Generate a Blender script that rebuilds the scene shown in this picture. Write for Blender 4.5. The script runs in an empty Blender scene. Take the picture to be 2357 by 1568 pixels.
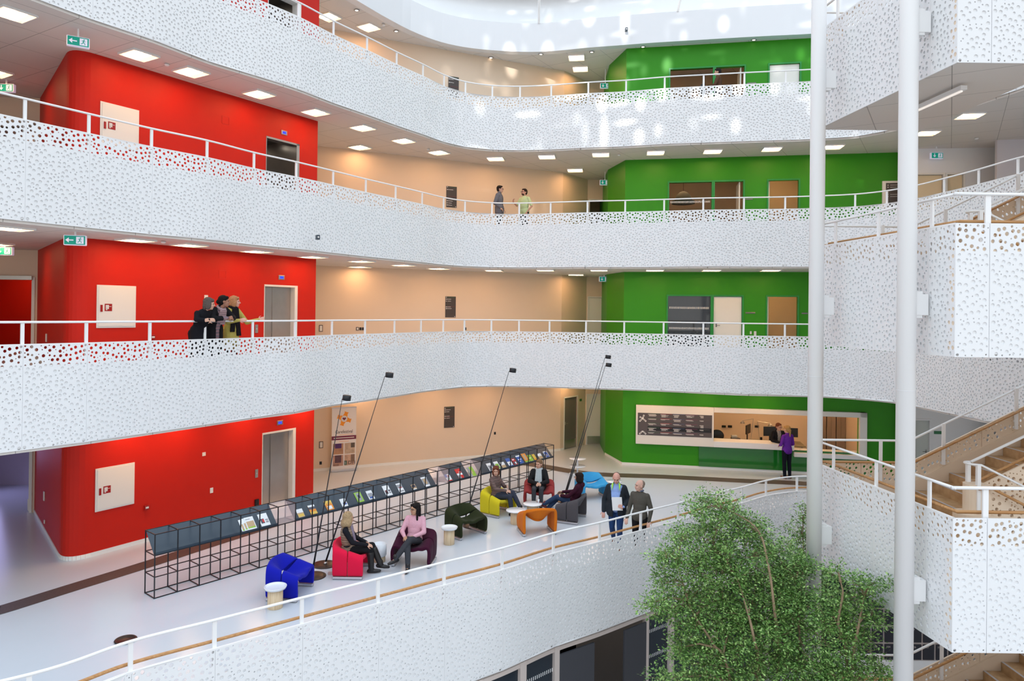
import bpy, math, random
import numpy as np
from mathutils import Vector, Matrix
from mathutils.geometry import delaunay_2d_cdt

PI = math.pi
SC = bpy.context.scene
COL = SC.collection

# ------------------------------------------------------------------ camera
EYE = Vector((0, 0, 5.4))
FPX, AX, AY = 1644.0, 1178.5, 711.5
CAMROT = Matrix.Rotation(PI/2 + 0.0043, 3, 'X') @ Matrix.Rotation(0.0115, 3, 'Z')
cam = bpy.data.objects.new('camera', bpy.data.cameras.new('camera'))
COL.objects.link(cam)
cam.matrix_world = Matrix.Translation(EYE) @ CAMROT.to_4x4()
cam.data.sensor_width = 36.0
cam.data.lens = 36.0*FPX/2357
cam.data.shift_y = (AY-784)/2357
cam.data.clip_start = 0.1
cam.data.clip_end = 300
SC.camera = cam

# ------------------------------------------------------------------ light, exposure
SC.view_settings.view_transform = 'Standard'
SC.view_settings.look = 'None'
SC.view_settings.gamma = 1
SC.view_settings.use_curve_mapping = False
SC.view_settings.exposure = 0.0
try:
    SC.cycles.max_bounces = 7
    SC.cycles.diffuse_bounces = 4
    SC.cycles.glossy_bounces = 3
    SC.cycles.transmission_bounces = 5
    SC.cycles.transparent_max_bounces = 8
    SC.cycles.caustics_reflective = False
    SC.cycles.caustics_refractive = False
    SC.cycles.sample_clamp_indirect = 4.0
except Exception:
    pass
W = bpy.data.worlds.new('sky'); SC.world = W
W.use_nodes = True
def _sky():
    nt = W.node_tree; bg = nt.nodes['Background']
    tc = nt.nodes.new('ShaderNodeTexCoord'); sx = nt.nodes.new('ShaderNodeSeparateXYZ'); cr = nt.nodes.new('ShaderNodeValToRGB')
    mr = nt.nodes.new('ShaderNodeMapRange'); mr.inputs['From Min'].default_value = -1; mr.inputs['From Max'].default_value = 1
    nt.links.new(tc.outputs['Generated'], sx.inputs[0]); nt.links.new(sx.outputs['Z'], mr.inputs['Value']); nt.links.new(mr.outputs[0], cr.inputs[0])
    e = cr.color_ramp.elements; e[0].position = .30; e[0].color = (.30, .285, .27, 1); e[1].position = .85; e[1].color = (.76, .88, 1.0, 1)
    m = e.new(.50); m.color = (.57, .555, .53, 1); m = e.new(.62); m.color = (.62, .64, .67, 1)
    nt.links.new(cr.outputs[0], bg.inputs[0]); bg.inputs[1].default_value = 2.0
_sky()
def _dapples():
    """added spot lamp standing in for reflected sun: patterned patches on the far curve of the top gallery"""
    l = bpy.data.lights.new('dapple_projector', 'SPOT'); l.energy = 42000; l.color = (1, .97, .93); l.spot_size = math.radians(62); l.spot_blend = .35; l.shadow_soft_size = .10
    l.use_nodes = True; nt = l.node_tree; em = nt.nodes['Emission']
    g = nt.nodes.new('ShaderNodeNewGeometry'); sx = nt.nodes.new('ShaderNodeSeparateXYZ'); nt.links.new(g.outputs['Incoming'], sx.inputs[0])
    def mth(op, a, b):
        n = nt.nodes.new('ShaderNodeMath'); n.operation = op
        for i, v in enumerate((a, b)):
            if isinstance(v, (int, float)): n.inputs[i].default_value = v
            else: nt.links.new(v, n.inputs[i])
        return n.outputs[0]
    u = mth('DIVIDE', sx.outputs['X'], sx.outputs['Y']); v = mth('DIVIDE', sx.outputs['Z'], sx.outputs['Y'])
    def layer(su, sv, rnd_, lo, hi, pw):
        cb = nt.nodes.new('ShaderNodeCombineXYZ'); nt.links.new(mth('MULTIPLY', u, su), cb.inputs[0]); nt.links.new(mth('MULTIPLY', v, sv), cb.inputs[1])
        vo = nt.nodes.new('ShaderNodeTexVoronoi'); vo.inputs['Scale'].default_value = 1; vo.inputs['Randomness'].default_value = rnd_; nt.links.new(cb.outputs[0], vo.inputs['Vector'])
        mr = nt.nodes.new('ShaderNodeMapRange'); mr.interpolation_type = 'SMOOTHSTEP'; mr.inputs['From Min'].default_value = hi; mr.inputs['From Max'].default_value = lo
        nt.links.new(vo.outputs['Distance'], mr.inputs['Value'])
        sc = nt.nodes.new('ShaderNodeSeparateColor'); nt.links.new(vo.outputs['Color'], sc.inputs[0])
        return mth('MULTIPLY', mr.outputs[0], mth('POWER', sc.outputs[0], pw))
    w = mth('MAXIMUM', mth('MAXIMUM', layer(36, 22, .55, .16, .36, 1.6), layer(15, 75, .7, .12, .38, 2.4)), layer(46, 9, .8, .10, .34, 2.6))  # procedural dapple pattern, multiplied into the added spot's strength
    wn = nt.nodes.new('ShaderNodeMapRange'); wn.interpolation_type = 'SMOOTHSTEP'; wn.inputs['From Min'].default_value = -.47; wn.inputs['From Max'].default_value = -.36; nt.links.new(v, wn.inputs['Value'])
    un = nt.nodes.new('ShaderNodeMapRange'); un.interpolation_type = 'SMOOTHSTEP'; un.inputs['From Min'].default_value = -.06; un.inputs['From Max'].default_value = .05; nt.links.new(u, un.inputs['Value'])
    nt.links.new(mth('MULTIPLY', mth('MULTIPLY', w, wn.outputs[0]), un.outputs[0]), em.inputs['Strength'])
    o = bpy.data.objects.new('dapple_projector', l); COL.objects.link(o); o.location = (-2, 0, 20.5)
    o.rotation_euler = (Vector((3.2, 24.5, 14.0))-o.location).to_track_quat('-Z', 'Y').to_euler()
_dapples()

# ------------------------------------------------------------------ picking points of the place
def ray(px, py):
    return (CAMROT @ Vector(((px-AX)/FPX, -(py-AY)/FPX, -1))).normalized()
def atz(px, py, z):
    d = ray(px, py); return EYE + d*((z-EYE.z)/d.z)
def aty(px, py, y):
    d = ray(px, py); return EYE + d*(y/d.y)
def onp(px, py, P, Q):
    """point of the vertical plane through P and Q (plan points) seen at the pixel"""
    d = ray(px, py)
    nx, ny = -(Q[1]-P[1]), Q[0]-P[0]
    t = (nx*(P[0]-EYE.x)+ny*(P[1]-EYE.y))/(nx*d.x+ny*d.y)
    return EYE + d*t

# ------------------------------------------------------------------ materials
def mat(name, col, rough=.5, metal=0., spec=.5, noise=0., nscale=8., bump=0., bscale=40., coat=0., alpha=1., trans=0., emis=None, es=0., ior=1.45, sheen=0.):
    m = bpy.data.materials.new(name); m.use_nodes = True
    nt = m.node_tree; b = nt.nodes['Principled BSDF']
    c = (col[0], col[1], col[2], 1)
    b.inputs['Base Color'].default_value = c
    b.inputs['Roughness'].default_value = rough
    b.inputs['Metallic'].default_value = metal
    b.inputs['Specular IOR Level'].default_value = spec
    b.inputs['IOR'].default_value = ior
    b.inputs['Coat Weight'].default_value = coat
    b.inputs['Alpha'].default_value = alpha
    b.inputs['Transmission Weight'].default_value = trans
    b.inputs['Sheen Weight'].default_value = sheen
    if emis:
        b.inputs['Emission Color'].default_value = (*emis, 1)
        b.inputs['Emission Strength'].default_value = es
    if noise or bump:
        tc = nt.nodes.new('ShaderNodeTexCoord')
    if noise:
        n = nt.nodes.new('ShaderNodeTexNoise'); n.inputs['Scale'].default_value = nscale
        n.inputs['Detail'].default_value = 4
        nt.links.new(tc.outputs['Object'], n.inputs['Vector'])
        mx = nt.nodes.new('ShaderNodeMix'); mx.data_type = 'RGBA'
        mx.inputs[6].default_value = tuple(max(0, v*(1-noise)) for v in col) + (1,)
        mx.inputs[7].default_value = tuple(min(1, v*(1+noise)) for v in col) + (1,)
        nt.links.new(n.outputs['Fac'], mx.inputs[0])
        nt.links.new(mx.outputs[2], b.inputs['Base Color'])
    if bump:
        n2 = nt.nodes.new('ShaderNodeTexNoise'); n2.inputs['Scale'].default_value = bscale
        nt.links.new(tc.outputs['Object'], n2.inputs['Vector'])
        bp = nt.nodes.new('ShaderNodeBump'); bp.inputs['Strength'].default_value = bump
        bp.inputs['Distance'].default_value = .02
        nt.links.new(n2.outputs['Fac'], bp.inputs['Height'])
        nt.links.new(bp.outputs['Normal'], b.inputs['Normal'])
    return m

def emit(name, col, s):
    m = bpy.data.materials.new(name); m.use_nodes = True
    nt = m.node_tree; nt.nodes.clear()
    e = nt.nodes.new('ShaderNodeEmission'); e.inputs[0].default_value = (*col, 1); e.inputs[1].default_value = s
    o = nt.nodes.new('ShaderNodeOutputMaterial'); nt.links.new(e.outputs[0], o.inputs[0])
    return m

def ceiling_mat(name, col, ang):
    """white ceiling boards with fine dark joints on a 1.2 by 0.6 m grid"""
    m = mat(name, col, .8); nt = m.node_tree; b = nt.nodes['Principled BSDF']
    tc = nt.nodes.new('ShaderNodeTexCoord'); mp = nt.nodes.new('ShaderNodeMapping')
    mp.inputs['Rotation'].default_value = (0, 0, ang)
    br = nt.nodes.new('ShaderNodeTexBrick'); br.offset = 0
    br.inputs['Scale'].default_value = 1
    br.inputs['Mortar Size'].default_value = .007; br.inputs['Mortar Smooth'].default_value = .1
    br.inputs['Brick Width'].default_value = 1.2; br.inputs['Row Height'].default_value = 1.2
    br.inputs['Color1'].default_value = (*col, 1); br.inputs['Color2'].default_value = (*col, 1)
    br.inputs['Mortar'].default_value = (col[0]*.5, col[1]*.5, col[2]*.5, 1)
    nt.links.new(tc.outputs['Object'], mp.inputs[0]); nt.links.new(mp.outputs[0], br.inputs['Vector'])
    nt.links.new(br.outputs['Color'], b.inputs['Base Color'])
    return m

def wood_mat(name, c1, c2, scale=(2, 30, 30), rough=.4):
    m = mat(name, c1, rough); nt = m.node_tree; b = nt.nodes['Principled BSDF']
    tc = nt.nodes.new('ShaderNodeTexCoord'); mp = nt.nodes.new('ShaderNodeMapping')
    mp.inputs['Scale'].default_value = scale
    n = nt.nodes.new('ShaderNodeTexNoise'); n.inputs['Scale'].default_value = 1.5; n.inputs['Detail'].default_value = 6
    cr = nt.nodes.new('ShaderNodeValToRGB')
    cr.color_ramp.elements[0].color = (*c1, 1); cr.color_ramp.elements[1].color = (*c2, 1)
    cr.color_ramp.elements[0].position = .35; cr.color_ramp.elements[1].position = .65
    nt.links.new(tc.outputs['Object'], mp.inputs[0]); nt.links.new(mp.outputs[0], n.inputs['Vector'])
    nt.links.new(n.outputs['Fac'], cr.inputs[0]); nt.links.new(cr.outputs[0], b.inputs['Base Color'])
    return m

M = {
 'panel': mat('white_perforated_board', (.82, .83, .84), .38, spec=.5),
 'white': mat('white_paint', (.82, .82, .82), .5),
 'rail': mat('white_powder_coat', (.86, .86, .86), .3),
 'backing': mat('white_slab_edge', (.70, .70, .72), .6),
 'red': mat('red_wall_paint', (.56, .016, .007), .5, spec=.25, noise=.04, nscale=3, bump=.15, bscale=160),
 'green': mat('green_wall_paint', (.034, .27, .008), .42, spec=.3, noise=.04, nscale=3, bump=.1, bscale=160),
 'greenframe': mat('green_frame_paint', (.015, .26, .045), .35),
 'cream': mat('cream_wall_paint', (.75, .60, .46), .55, noise=.015, nscale=2),
 'ceil': ceiling_mat('ceiling_boards', (.74, .70, .66), .55),
 'floor': mat('light_grey_poured_floor', (.60, .64, .69), .22, spec=.5, noise=.02, nscale=1.5),
 'strip': mat('dark_brown_floor_inlay', (.085, .062, .052), .45, noise=.35, nscale=30),
 'base': mat('white_skirting', (.85, .84, .80), .4),
 'steel': mat('brushed_steel', (.50, .47, .44), .28, metal=.9, noise=.1, nscale=4),
 'steeldark': mat('dark_steel', (.20, .19, .18), .3, metal=.8),
 'wood': wood_mat('oak_handrail', (.42, .20, .07), (.55, .30, .12)),
 'oak': wood_mat('oak_stair_treads', (.38, .22, .10), (.52, .33, .17), (4, 4, 4)),
 'beech': wood_mat('pale_beech', (.62, .45, .27), (.74, .58, .38), (20, 20, 1.5)),
 'black': mat('black_powder_coat', (.012, .014, .018), .4),
 'blackplastic': mat('black_plastic', (.01, .01, .012), .35),
 'slate': mat('dark_blue_steel_tray', (.028, .046, .068), .33, spec=.6),
 'dark': mat('black_unlit_interior', (.002, .002, .002), .9, spec=.1),
 'glass': mat('tinted_glass', (.02, .03, .045), .06, spec=.8, coat=.3),
 'tub': mat('white_steel_cabinet', (.80, .78, .73), .4),
}

# ------------------------------------------------------------------ mesh collector
class MB:
    def __init__(s): s.v = []; s.f = []
    def add(s, vs, fs):
        b = len(s.v); s.v += [tuple(p) for p in vs]; s.f += [tuple(i+b for i in f) for f in fs]; return s
    def box(s, c, d, rz=0., R=None):
        hx, hy, hz = d[0]/2, d[1]/2, d[2]/2
        R = R or Matrix.Rotation(rz, 3, 'Z'); c = Vector(c)
        vs = [c + R @ Vector((x*hx, y*hy, z*hz)) for z in (-1, 1) for y in (-1, 1) for x in (-1, 1)]
        return s.add(vs, [(0,2,3,1),(4,5,7,6),(0,1,5,4),(2,6,7,3),(0,4,6,2),(1,3,7,5)])
    def bar(s, a, b, w, h=None, up=(0,0,1)):
        a = Vector(a); b = Vector(b); t = b-a; L = t.length
        if L < 1e-6: return s
        t.normalize(); up = Vector(up)
        if abs(t.dot(up)) > .99: up = Vector((1,0,0))
        x = t.cross(up).normalized(); z = x.cross(t)
        return s.box((a+b)/2, (w, L, h or w), R=Matrix((x, t, z)).transposed())
    def tube(s, pts, r, n=10, cap=True):
        pts = [Vector(p) for p in pts]; m = len(pts)
        rs = r if isinstance(r, (list, tuple)) else [r]*m
        ref = Vector((0,0,1)); vs = []
        t0 = (pts[1]-pts[0]).normalized()
        x = t0.cross(ref) if abs(t0.z) < .95 else t0.cross(Vector((1,0,0)))
        x.normalize()
        for i, p in enumerate(pts):
            t = (pts[min(i+1, m-1)]-pts[max(i-1, 0)]).normalized()
            x = (x - t*x.dot(t)).normalized(); y = t.cross(x)
            for k in range(n):
                a = 2*PI*k/n; vs.append(p + (x*math.cos(a)+y*math.sin(a))*rs[i])
        fs = [(i*n+k, i*n+(k+1)%n, (i+1)*n+(k+1)%n, (i+1)*n+k) for i in range(m-1) for k in range(n)]
        if cap: fs += [tuple(range(n))[::-1], tuple((m-1)*n+k for k in range(n))]
        return s.add(vs, fs)
    def lathe(s, prof, c=(0,0,0), n=24, R=None):
        c = Vector(c); m = len(prof); vs = []
        for r, z in prof:
            for k in range(n):
                a = 2*PI*k/n; v = Vector((r*math.cos(a), r*math.sin(a), z))
                vs.append(c + (R @ v if R else v))
        fs = [(i*n+k, i*n+(k+1)%n, (i+1)*n+(k+1)%n, (i+1)*n+k) for i in range(m-1) for k in range(n)]
        fs += [tuple(range(n))[::-1], tuple((m-1)*n+k for k in range(n))]
        return s.add(vs, fs)
    def prism(s, poly, z0, z1, holes=None):
        n = len(poly)
        vs = [(p[0], p[1], z0) for p in poly]+[(p[0], p[1], z1) for p in poly]
        fs = [(i, (i+1)%n, n+(i+1)%n, n+i) for i in range(n)]
        fs += [tuple(range(n))[::-1], tuple(n+i for i in range(n))]
        return s.add(vs, fs)
    def ell(s, c, r, n=12, m=8, R=None):
        c = Vector(c)
        vs = []; 
        for j in range(1, m):
            th = PI*j/m
            for k in range(n):
                a = 2*PI*k/n; v = Vector((r[0]*math.sin(th)*math.cos(a), r[1]*math.sin(th)*math.sin(a), r[2]*math.cos(th)))
                vs.append(c + (R @ v if R else v))
        for z in (1, -1):
            v = Vector((0,0,z*r[2])); vs.append(c + (R @ v if R else v))
        T = (m-1)*n; B = T+1
        fs = [(j*n+k, (j+1)*n+k, (j+1)*n+(k+1)%n, j*n+(k+1)%n) for j in range(m-2) for k in range(n)]
        fs += [(T, k, (k+1)%n) for k in range(n)] + [(B, (m-2)*n+(k+1)%n, (m-2)*n+k) for k in range(n)]
        return s.add(vs, fs)
    def build(s, name, m, parent=None, smooth=False, auto=None):
        me = bpy.data.meshes.new(name); me.from_pydata(s.v, [], s.f); me.update()
        return link(name, me, m, parent, smooth)

def link(name, me, m=None, parent=None, smooth=False):
    if m is not None and not len(me.materials): me.materials.append(m)
    if smooth: me.polygons.foreach_set('use_smooth', [True]*len(me.polygons))
    o = bpy.data.objects.new(name, me); COL.objects.link(o)
    if parent is not None:
        o.parent = parent; o.matrix_parent_inverse = parent.matrix_world.inverted() if False else Matrix.Identity(4)
    return o

def thing(name, label, cat, loc=(0,0,0), rz=0., group=None):
    o = bpy.data.objects.new(name, None); COL.objects.link(o)
    o.location = loc; o.rotation_euler = (0,0,rz); o.empty_display_size = .1
    o['label'] = label; o['category'] = cat
    if group: o['group'] = group
    return o
def tag(o, label, cat, group=None):
    o['label'] = label; o['category'] = cat
    if group: o['group'] = group
    return o
def struct(o): o['kind'] = 'structure'; return o
def bevel(o, w=.01, seg=2):
    b = o.modifiers.new('bevel', 'BEVEL'); b.width = w; b.segments = seg; b.limit_method = 'ANGLE'; return o
def dup(root, loc=None, rz=None, label=None, group=None):
    r = root.copy(); COL.objects.link(r)
    if loc is not None: r.location = loc
    if rz is not None: r.rotation_euler = (0,0,rz)
    if label: r['label'] = label
    if group: r['group'] = group
    for ch in list(root.children):
        c = ch.copy(); COL.objects.link(c); c.parent = r
        for g in list(ch.children):
            d = g.copy(); COL.objects.link(d); d.parent = c
    return r

def np_mesh(name, co, quads=None, tris=None):
    """fast mesh from arrays"""
    me = bpy.data.meshes.new(name)
    nq = 0 if quads is None else len(quads); ntr = 0 if tris is None else len(tris)
    me.vertices.add(len(co)); me.vertices.foreach_set('co', np.asarray(co, dtype=np.float32).ravel())
    idx = []; 
    if ntr: idx.append(np.asarray(tris, dtype=np.int32).ravel())
    if nq: idx.append(np.asarray(quads, dtype=np.int32).ravel())
    idx = np.concatenate(idx)
    me.loops.add(len(idx)); me.loops.foreach_set('vertex_index', idx)
    me.polygons.add(ntr+nq)
    st = np.concatenate([np.arange(ntr)*3, ntr*3+np.arange(nq)*4]).astype(np.int32)
    me.polygons.foreach_set('loop_start', st)
    me.update(calc_edges=True)
    me.polygons.foreach_set('use_smooth', [False]*(ntr+nq))
    return me

# ------------------------------------------------------------------ perforated boards
def perforate(poly, seed, segs=10, dens=1.0, big=.031):
    """poly: convex outline in metres, returns 2D verts, triangles, rings of the drilled holes"""
    rnd = random.Random(seed); n = len(poly)
    xs = [p[0] for p in poly]; ys = [p[1] for p in poly]
    area = abs(sum(poly[i][0]*poly[(i+1)%n][1]-poly[(i+1)%n][0]*poly[i][1] for i in range(n)))/2
    edges = []
    for i in range(n):
        a, b = poly[i], poly[(i+1)%n]; L = math.hypot(b[0]-a[0], b[1]-a[1])
        edges.append((a, ((b[0]-a[0])/L, (b[1]-a[1])/L)))
    sgn = 1 if sum(poly[i][0]*poly[(i+1)%n][1]-poly[(i+1)%n][0]*poly[i][1] for i in range(n)) > 0 else -1
    cs = []; cell = {}
    def ok(x, y, r):
        for a, t in edges:
            if sgn*(t[0]*(y-a[1])-t[1]*(x-a[0])) < r+.009: return False
        gx, gy = int(x/.1), int(y/.1)
        for i in range(gx-1, gx+2):
            for j in range(gy-1, gy+2):
                for (u, v, q) in cell.get((i, j), ()):
                    if (u-x)**2+(v-y)**2 < (q+r+.0175)**2: return False
        return True
    for r0, r1, tries in ((big*.84, big, 620), (big*.55, big*.74, 620), (.0095, .014, 800)):
        for _ in range(int(tries*area/2.2*dens)):
            r = rnd.uniform(r0, r1); x = rnd.uniform(min(xs), max(xs)); y = rnd.uniform(min(ys), max(ys))
            if ok(x, y, r): cs.append((x, y, r)); cell.setdefault((int(x/.1), int(y/.1)), []).append((x, y, r))
    vs = [Vector(p) for p in poly]; own = [-1]*n; es = [(i, (i+1)%n) for i in range(n)]
    rings = []
    for c, (x, y, r) in enumerate(cs):
        k = segs if r > .016 else max(6, segs-3); b = len(vs)
        vs += [Vector((x+r*math.cos(2*PI*i/k), y+r*math.sin(2*PI*i/k))) for i in range(k)]
        own += [c]*k; es += [(b+i, b+(i+1)%k) for i in range(k)]; rings.append(list(range(b, b+k)))
    ov, oe, of, orig, _, _ = delaunay_2d_cdt(vs, es, [], 0, 1e-6)
    back = [o[0] if o else -1 for o in orig]
    tris = []
    for f in of:
        ow = {own[back[i]] for i in f}
        if len(ow) == 1 and -1 not in ow: continue
        a, b, c = (ov[i] for i in f[:3])
        if (b.x-a.x)*(c.y-a.y)-(b.y-a.y)*(c.x-a.x) < 0: f = f[::-1]
        tris.append(tuple(back[i] for i in f))
    return np.array([(v.x, v.y) for v in vs]), np.array(tris), rings, list(range(n))

_tiles = {}
def tile(w, z0, z1, seed, segs):
    k = (round(w, 3), z0, z1, seed, segs)
    if k not in _tiles: _tiles[k] = perforate([(0, z0), (w, z0), (w, z1), (0, z1)], seed, segs)
    return _tiles[k]

def board(name, T, fmap, parent, depth=.03, m=None, back=False):
    """fmap(uv array, depth array) -> xyz array; front face, hole sides, rim"""
    v2, tris, rings, outer = T; N = len(v2)
    co = np.concatenate([fmap(v2, np.zeros(N)), fmap(v2, np.full(N, depth))])
    q = []
    for r in rings:
        k = len(r)
        for i in range(k): a, b = r[i], r[(i+1)%k]; q.append((b, a, a+N, b+N))
    k = len(outer)
    for i in range(k): a, b = outer[i], outer[(i+1)%k]; q.append((a, b, b+N, a+N))
    t = tris
    if back: t = np.concatenate([tris, tris[:, ::-1]+N])
    me = np_mesh(name, co, q, t)
    return link(name, me, m or M['panel'], parent)

def spline(nodes, per=8):
    """Catmull-Rom through plan nodes; returns dense points and index of each node"""
    P = [Vector((p[0], p[1])) for p in nodes]; n = len(P); out = []; idx = []
    for i in range(n-1):
        p0 = P[i-1] if i else P[0]*2-P[1]; p1 = P[i]; p2 = P[i+1]; p3 = P[i+2] if i+2 < n else P[-1]*2-P[-2]
        idx.append(len(out))
        for k in range(per):
            t = k/per
            out.append(.5*((2*p1)+(p2-p0)*t+(2*p0-5*p1+4*p2-p3)*t*t+(3*p1-p0-3*p2+p3)*t**3))
    idx.append(len(out)); out.append(P[-1])
    return out, idx

def balustrade(name, label, nodes, z, side=1, segs=10, low=-1.07, top=.75, band=.38, rail=1.13, wood=False, group=None, closed=False, seedoff=0, straight=False):
    """perforated board balustrade along plan nodes (one post at each); z = floor level; side=+1: atrium lies left of the walking direction"""
    root = thing(name, label, 'balustrade', (0,0,0), 0, group)
    pts, idx = spline(nodes) if not straight else ([Vector(p[:2]) for p in nodes], list(range(len(nodes))))
    X = np.array([(p.x, p.y) for p in pts]); n = len(X)
    t = np.gradient(X, axis=0) if n > 2 else np.repeat(X[1:]-X[:1], 2, axis=0); t /= np.linalg.norm(t, axis=1)[:, None]
    nrm = np.stack([-t[:, 1], t[:, 0]], 1)*side
    s = np.concatenate([[0], np.cumsum(np.linalg.norm(np.diff(X, axis=0), axis=1))])
    for i in range(len(idx)-1):
        a, b = s[idx[i]], s[idx[i+1]]; L = b-a
        wt = round(L*2)/2 if L > .7 else round(L*4)/4
        wt = max(.25, round(L/.15)*.15)
        T = tile(wt, low, top, 11+seedoff, segs)
        def fmap(v, d, a=a, L=L, wt=wt):
            u = a+.0015+(L-.003)*v[:, 0]/wt
            x = np.interp(u, s, X[:, 0]); y = np.interp(u, s, X[:, 1])
            if straight:
                nx = np.full(len(u), nrm[i, 0]); ny = np.full(len(u), nrm[i, 1])
            else:
                nx = np.interp(u, s, nrm[:, 0]); ny = np.interp(u, s, nrm[:, 1])
            return np.stack([x-nx*d, y-ny*d, z+v[:, 1]], 1)
        me_o = board('panel', T, fmap, root, .018)
        if side > 0: me_o.data.flip_normals()
    def off(d): return [(X[i, 0]-nrm[i, 0]*d, X[i, 1]-nrm[i, 1]*d) for i in range(n)]
    # handrail: flat tube following the curve
    MB().tube([(p[0], p[1], z+rail) for p in off(.035)], .021, 8).build('handrail', M['rail'], root, True)
    cap = MB(); A = off(-.002); B = off(.036)
    for i in range(n-1):
        cap.add([(*A[i], z+top+.004), (*A[i+1], z+top+.004), (*B[i+1], z+top+.004), (*B[i], z+top+.004), (*A[i], z+top-.02), (*A[i+1], z+top-.02), (*B[i+1], z+top-.02), (*B[i], z+top-.02)], [(0,1,2,3), (0,4,5,1), (3,2,6,7), (4,7,6,5)])
    cap.build('cap_strip', M['rail'], root)
    for i in (idx[:-1] if straight else idx):
        px, py = X[i]-nrm[i]*.05; ang = math.atan2(t[i, 1], t[i, 0])
        MB().box((px, py, z+(rail+band)/2), (.055, .03, rail-band), ang).build('post', M['rail'], root)
    if wood:
        MB().tube([(p[0], p[1], z+top+.06) for p in off(.12)], .024, 8).build('wood_handrail', M['wood'], root, True)
    # solid slab edge behind the boards
    e = MB(); A = off(.019); B = off(.045)
    for i in range(n-1):
        e.add([(*A[i], z+low+.03), (*A[i+1], z+low+.03), (*B[i+1], z+low+.03), (*B[i], z+low+.03), (*A[i], z+band), (*A[i+1], z+band), (*B[i+1], z+band), (*B[i], z+band)],
              [(0,1,2,3), (4,7,6,5), (0,4,5,1), (3,2,6,7)])
    e.build('slab_upstand', M['panel'], root)
    return root, [Vector(p) for p in off(.043)]
# ================================================================== GALLERIES
LZ = [0.0, 4.0, 8.0, 12.0]
# level 1 gallery edge, from its underside (z = 2.93)
n1 = [(50,1037),(198,1018),(345,996.8),(472,978),(582,961.3),(680,948.5),(765,932),(841,921.5),(909,911),(970,900.8),(1021,894.8),(1069,889.7),(1130,888),(1193,888.4),(1263,890),(1347,892.7),(1435,895.5),(1525.6,899),(1617,903.5),(1710,907.7),(1806,909.7),(1890,912),(1975,917.5),(2060,926),(2130,940),(2202,955),(2265,969)]
P1 = [atz(x, y, 2.93) for x, y in n1]
P1 = [P1[0]+(P1[0]-P1[1])*1.0+(P1[0]-P1[1])*0] + P1
P1 = [P1[0]+(P1[0]-P1[1])*2, P1[0]+(P1[0]-P1[1])] + P1 + [Vector((11.7, 15.9, 0)), Vector((11.8, 14.7, 0)), Vector((11.85, 13.5, 0))]
# level 2, from the handrail (z = 9.13)
n2 = [(61,226.6),(208,261.7),(352,295.5),(480,323),(588,351),(685,372.6),(770,393.3),(845,412),(913.5,428),(974.5,442.5),(1023.7,454.5),(1072,462),(1133,466.6),(1195,467.3),(1267,465.6),(1352,463),(1439,461.2),(1528.7,458.8),(1619,456),(1713,454.5),(1808,453),(1890,450.5),(1968,446.7),(2039.5,438.9),(2105,427),(2169.6,411),(2248.5,390),(2338.7,364)]
P2 = [atz(x, y, 9.13) for x, y in n2]
P2 = [P2[0]+(P2[0]-P2[1])] + P2 + [Vector((11.95, 15.4, 0)), Vector((11.95, 14.2, 0)), Vector((11.9, 13.3, 0))]
P2 = [P2[0]+(P2[0]-P2[1])*2, P2[0]+(P2[0]-P2[1])] + P2
# level 3, from the handrail (z = 13.13) and the underside left of it
n3a = [(93,0),(213.5,44.8),(358,93.7),(484,142),(591.6,175),(688,206)]
n3 = [(771,48),(848,85),(916,119.5),(976.5,148),(1024.7,172),(1073,187.5),(1134,196),(1197,198),(1268.5,195),(1354,188.7),(1441,184),(1530,176.5),(1620,171.5),(1714,166.5),(1809,162),(1880,158)]
P3 = [atz(x, y, 10.93) for x, y in n3a] + [atz(x, y, 13.13) for x, y in n3]
P3 = P3 + [atz(1970,314,10.93), atz(2050,299,10.93), atz(2120,279,10.93)]
P3 = [P3[0]+(P3[0]-P3[1])*3, P3[0]+(P3[0]-P3[1])*2, P3[0]+(P3[0]-P3[1])] + P3 + [Vector((12.2,17.2,0)), Vector((12.3, 15.4, 0)), Vector((12.2, 13.3, 0))]
# ground level gallery edge, from its handrail (z = 1.13)
n0 = [(68,1556),(303.8,1478.6),(496.6,1429.6),(698,1378),(873.8,1334),(1026,1295.5),(1160,1263),(1278,1228),(1384,1204),(1479,1180),(1565,1159),(1641,1138.5),(1712,1122),(1767,1106.8),(1837,1097.7)]
P0 = [atz(x, y, 1.13) for x, y in n0]
P0 = [Vector((-8.3, 6.35, 0)), Vector((-7.3, 7.15, 0))] + P0 + [Vector((9.0, 18.9, 0)), Vector((10.0, 18.3, 0)), Vector((10.7, 17.4, 0)), Vector((11.1, 16.2, 0)), Vector((11.3, 15.0, 0)), Vector((11.4, 13.8, 0))]
b1, E1 = balustrade('balustrade', 'white perforated balustrade of the second gallery from below, three women lean on its rail', P1, 4.0, -1, 12, wood=False)
b2, E2 = balustrade('balustrade', 'white perforated balustrade two galleries above the lounge, two men chat behind it', P2, 8.0, -1, 10)
b3, E3 = balustrade('balustrade', 'topmost white perforated balustrade, dappled with sunlight at its curve', P3, 12.0, -1, 10)
b0, E0 = balustrade('balustrade', 'lowest white perforated balustrade with brown wooden handrail in front of the lounge', P0, 0.0, -1, 12, wood=True)

FAR = [(32, 12.0), (32, 42), (-34, 42), (-34, 4.0)]
def level_slab(E, z, under=1.1, far=FAR):
    poly = [(p[0], p[1]) for p in E] + far
    fl = MB().prism(poly, z-.12, z).build('floor', M['floor']); struct(fl)
    if under:
        c = MB().prism(poly, z-under-.02, z-under+.1).build('ceiling', M['ceil']); struct(c)
level_slab(E1, 4.0); level_slab(E2, 8.0); level_slab(E3, 12.0)
level_slab(E0, 0.0, 1.1, [(32, 12.0), (32, 42), (-34, 42), (-34, 4.0), (-12, 4.2)])

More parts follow.
